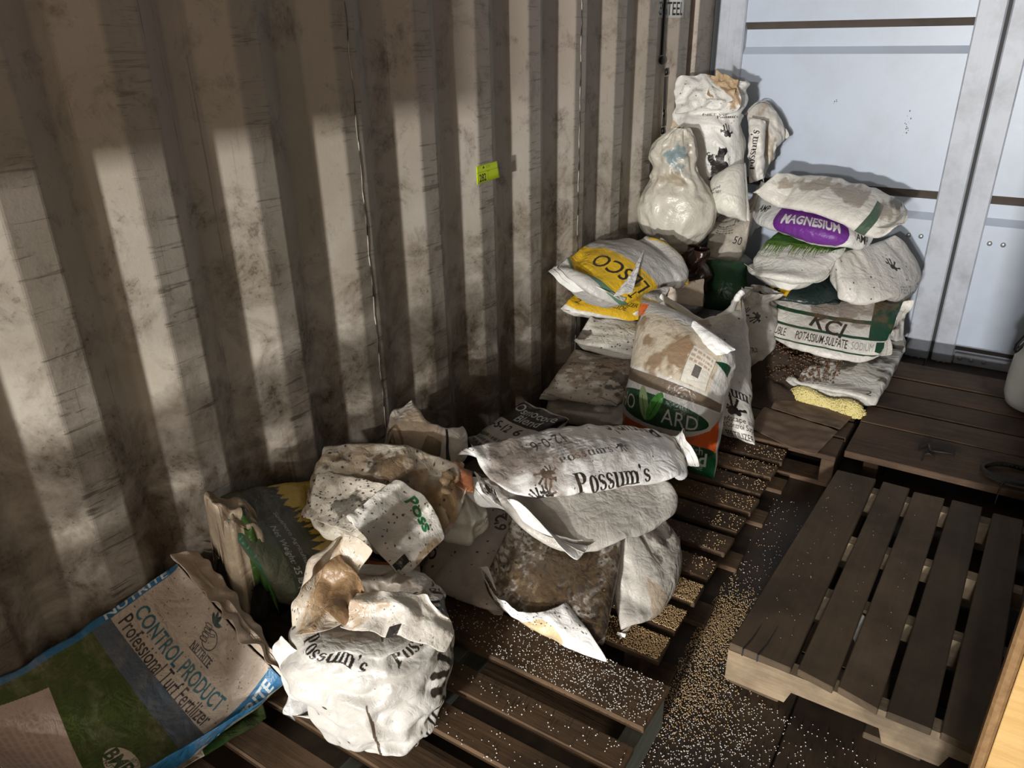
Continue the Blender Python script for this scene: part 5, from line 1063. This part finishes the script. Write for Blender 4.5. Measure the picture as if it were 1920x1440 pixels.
# white jugs at the right edge
JUG = plain_mat('jug_plastic', (.72, .73, .70), .38, dirt=.12, dirtcol=(.4, .38, .33), spec=.5)
BLKP = plain_mat('black_plastic', (.012, .012, .013), .4)
def jug(name, label, loc, prof, handle=True, mat=JUG):
    r = thing(name, label, 'jug', None, loc); n = 40
    Vv = [(rr * math.cos(t), rr * math.sin(t), z) for rr, z in prof for t in np.linspace(0, 2 * np.pi, n, endpoint=False)]
    F = [(i * n + k, i * n + (k + 1) % n, (i + 1) * n + (k + 1) % n, (i + 1) * n + k) for i in range(len(prof) - 1) for k in range(n)] + [tuple(range(n))[::-1], tuple((len(prof) - 1) * n + k for k in range(n))]
    mesh_obj('body', Vv, F, mat, r, True)
    if handle:
        roll_pts = [(-.105, -.035, .245), (-.128, -.05, .21), (-.126, -.05, .235), (-.10, -.04, .29), (-.07, -.03, .335), (-.045, -.02, .35)]
        thread('handle', [np.array(p) for p in np.stack([np.interp(np.linspace(0, 5, 30), range(6), [q[i] for q in roll_pts]) for i in range(3)], 1)], .008, BLKP, r)
        bm = bmesh.new(); bmesh.ops.create_cone(bm, cap_ends=True, segments=24, radius1=.03, radius2=.028, depth=.04); [setattr(v, 'co', v.co + Vector((0, 0, .405))) for v in bm.verts]; bm_obj('cap', bm, BLKP, r, True)
    return r
jug('white_jug', 'white plastic jug with a black wire handle on the wide pallet at the right edge', (.262, 3.13, .1405), [(.10, 0), (.118, .008), (.128, .04), (.13, .10), (.129, .105), (.13, .11), (.125, .19), (.112, .25), (.088, .31), (.045, .36), (.03, .385), (.03, .40)])
jug('grey_jug', 'grey plastic jug at the right edge in front of the white jug', (.322, 2.78, .1405), [(.085, 0), (.10, .01), (.105, .05), (.105, .16), (.09, .20), (.04, .23), (.028, .25)], False, plain_mat('grey_jug_plastic', (.30, .30, .29), .45, dirt=.3))
coil = thing('hose_coil', 'dark coiled hose on the front edge of the wide pallet at right', 'hose', None, (.195, 2.52, .1405))
HOSE = plain_mat('hose_rubber', (.02, .017, .013), .6)
pts = [(.085 * math.cos(t) + .004 * math.sin(3 * t), .06 * math.sin(t), .008 + .004 * (t / 6.28)) for t in np.linspace(0, 4 * np.pi, 90)]
thread('coil', pts, .0075, HOSE, coil); thread('loose_end', [(-.02, -.058, .012), (-.03, -.085, .010), (-.033, -.10, -.005), (-.035, -.105, -.05)], .003, HOSE, coil)
tw = thing('twig', 'small bent piece of wire lying on the front board of the wide pallet', 'wire', None, tuple(U(1745, 845, .1405)))
o3 = np.array(tw.location); L3 = lambda q: [U(x, y, .1455) - o3 for x, y in q]
thread('wire', L3([(1722, 840), (1735, 835), (1742, 830), (1745, 845), (1760, 847), (1785, 850), (1790, 854)]), .0035, HOSE, tw); thread('wire', L3([(1728, 862), (1732, 852), (1742, 850), (1752, 858)]), .003, HOSE, tw)
pp = sheet('paper_scrap', [U(1598, 1190, .055), U(1606, 1212, .055), U(1627, 1162, .10), U(1618, 1152, .10)], (None,) * 4, sack_mat('scrap_paper', None, (.6, .58, .54), .6, .3), None, .001, cell=.006)
tag(pp, 'crumpled white scrap stuck in a gap between the boards of the right pallet', 'paper')
sc = sheet('plastic_scrap', [U(1155, 1190, .141), U(1172, 1196, .141), U(1174, 1188, .148), U(1158, 1184, .148)], (None,) * 4, white_m, None, .002, cell=.004)
tag(sc, 'tiny white plastic scrap at the corner of the slat pallet', 'scrap')
# plywood sheet at the right edge, close to the camera
pw = thing('plywood_panel', 'upright yellow plywood panel with a dark edge strip at the lower right', 'panel', None, (.50, 1.0, 0))
PLYY = wood_mat('yellow_ply', (.46, .28, .10), (.56, .37, .15), .12, 'x', .5)
bm_obj('face', box_bm(-.355, .47, 0, .018, .0, 1.02, .001), PLYY, pw)
bm_obj('edge_strip', box_bm(-.372, -.356, -.004, .022, .0, 1.02, .004), wood_mat('edge_ply', (.22, .12, .05), (.30, .18, .08), .3, 'y'), pw)

# ------------------------------------------------------------------ spilled granules
WG = plain_mat('white_granule', (.74, .70, .64), .35, spec=.6); TG = plain_mat('tan_granule', (.60, .42, .22), .5, dirt=.3, dirtcol=(.25, .15, .06), dscale=150)
def pick(n, box, dens, z, seed):
    g = np.random.default_rng(seed); out = []
    while len(out) < n:
        x, y = g.uniform(box[0], box[1]), g.uniform(box[2], box[3])
        if g.random() < dens(x, y): out.append((x, y, z + g.random() * .001))
    return out
gauss = lambda x, y, cx, cy, sx, sy: math.exp(-((x - cx) / sx) ** 2 - ((y - cy) / sy) ** 2)
pile = U(1350, 1175, 0); pile2 = U(1300, 1330, 0)
o = grains('white_granules', pick(2700, (-.445, .02, .72, 2.28), lambda x, y: (gauss(x, y, pile2[0], pile2[1], .12, .28) + .35 * gauss(x, y, pile2[0] + .08, pile2[1] - .1, .2, .3) + .09) * (1 if x < -.30 or y < 1.38 else .0), .0012, 1), .0016, WG, None, 1); tag(o, 'white granules spilled over the floor between the pallets', 'granules')
o = grains('tan_granules', pick(4200, (-.445, -.22, .95, 2.0), lambda x, y: gauss(x, y, pile[0], pile[1], .06, .11) + .45 * gauss(x, y, pile2[0] - .02, pile2[1] + .05, .07, .10) + .012, .0012, 2), .0018, TG, None, 2); tag(o, 'drift of tan granules on the floor at the corner of the right pallet', 'granules')
o = grains('white_granules', pick(1100, (-1.02, -.39, 1.058, 1.185), lambda x, y: min(1, .12 + .9 * math.exp(-((x + .52) / .22) ** 2)), .1415, 3), .0016, WG, None, 3); tag(o, 'white granules scattered on the first board of the near pallet', 'granules')
def slat_dens(x, y):
    for s_ in SY:
        if s_ + .003 < y < s_ + .080: return min(1, (1.0 if y < 1.58 and y > 1.24 else .045) * math.exp(-((x + .47) / .10) ** 2) + .012)
    return 0
o = grains('tan_granules', pick(4600, (-.80, -.447, 1.257, 2.37), slat_dens, .1215, 4), .0020, TG, None, 4); tag(o, 'tan granules lying thick on the front slats of the slat pallet', 'granules')
def deck_dens(x, y):
    return .5 if any(a <= y <= b for a, b in ((.94, 1.0), (.83, .895))) else 0
o = grains('white_granules', pick(160, (-.8, -.39, .83, 1.0), deck_dens, .1405, 5), .0018, WG, None, 5); tag(o, 'few white granules on the lower boards of the near pallet', 'granules')
o = grains('tan_granules', pick(70, (-.29, .10, 1.42, 2.25), lambda x, y: any(q[0][0] + .05 < x < q[1][0] - .01 for q in RB[:3]) * .8 + 0.0, .1265, 6), .0012, TG, None, 6); tag(o, 'few tiny granules on the bare boards of the right pallet', 'granules')
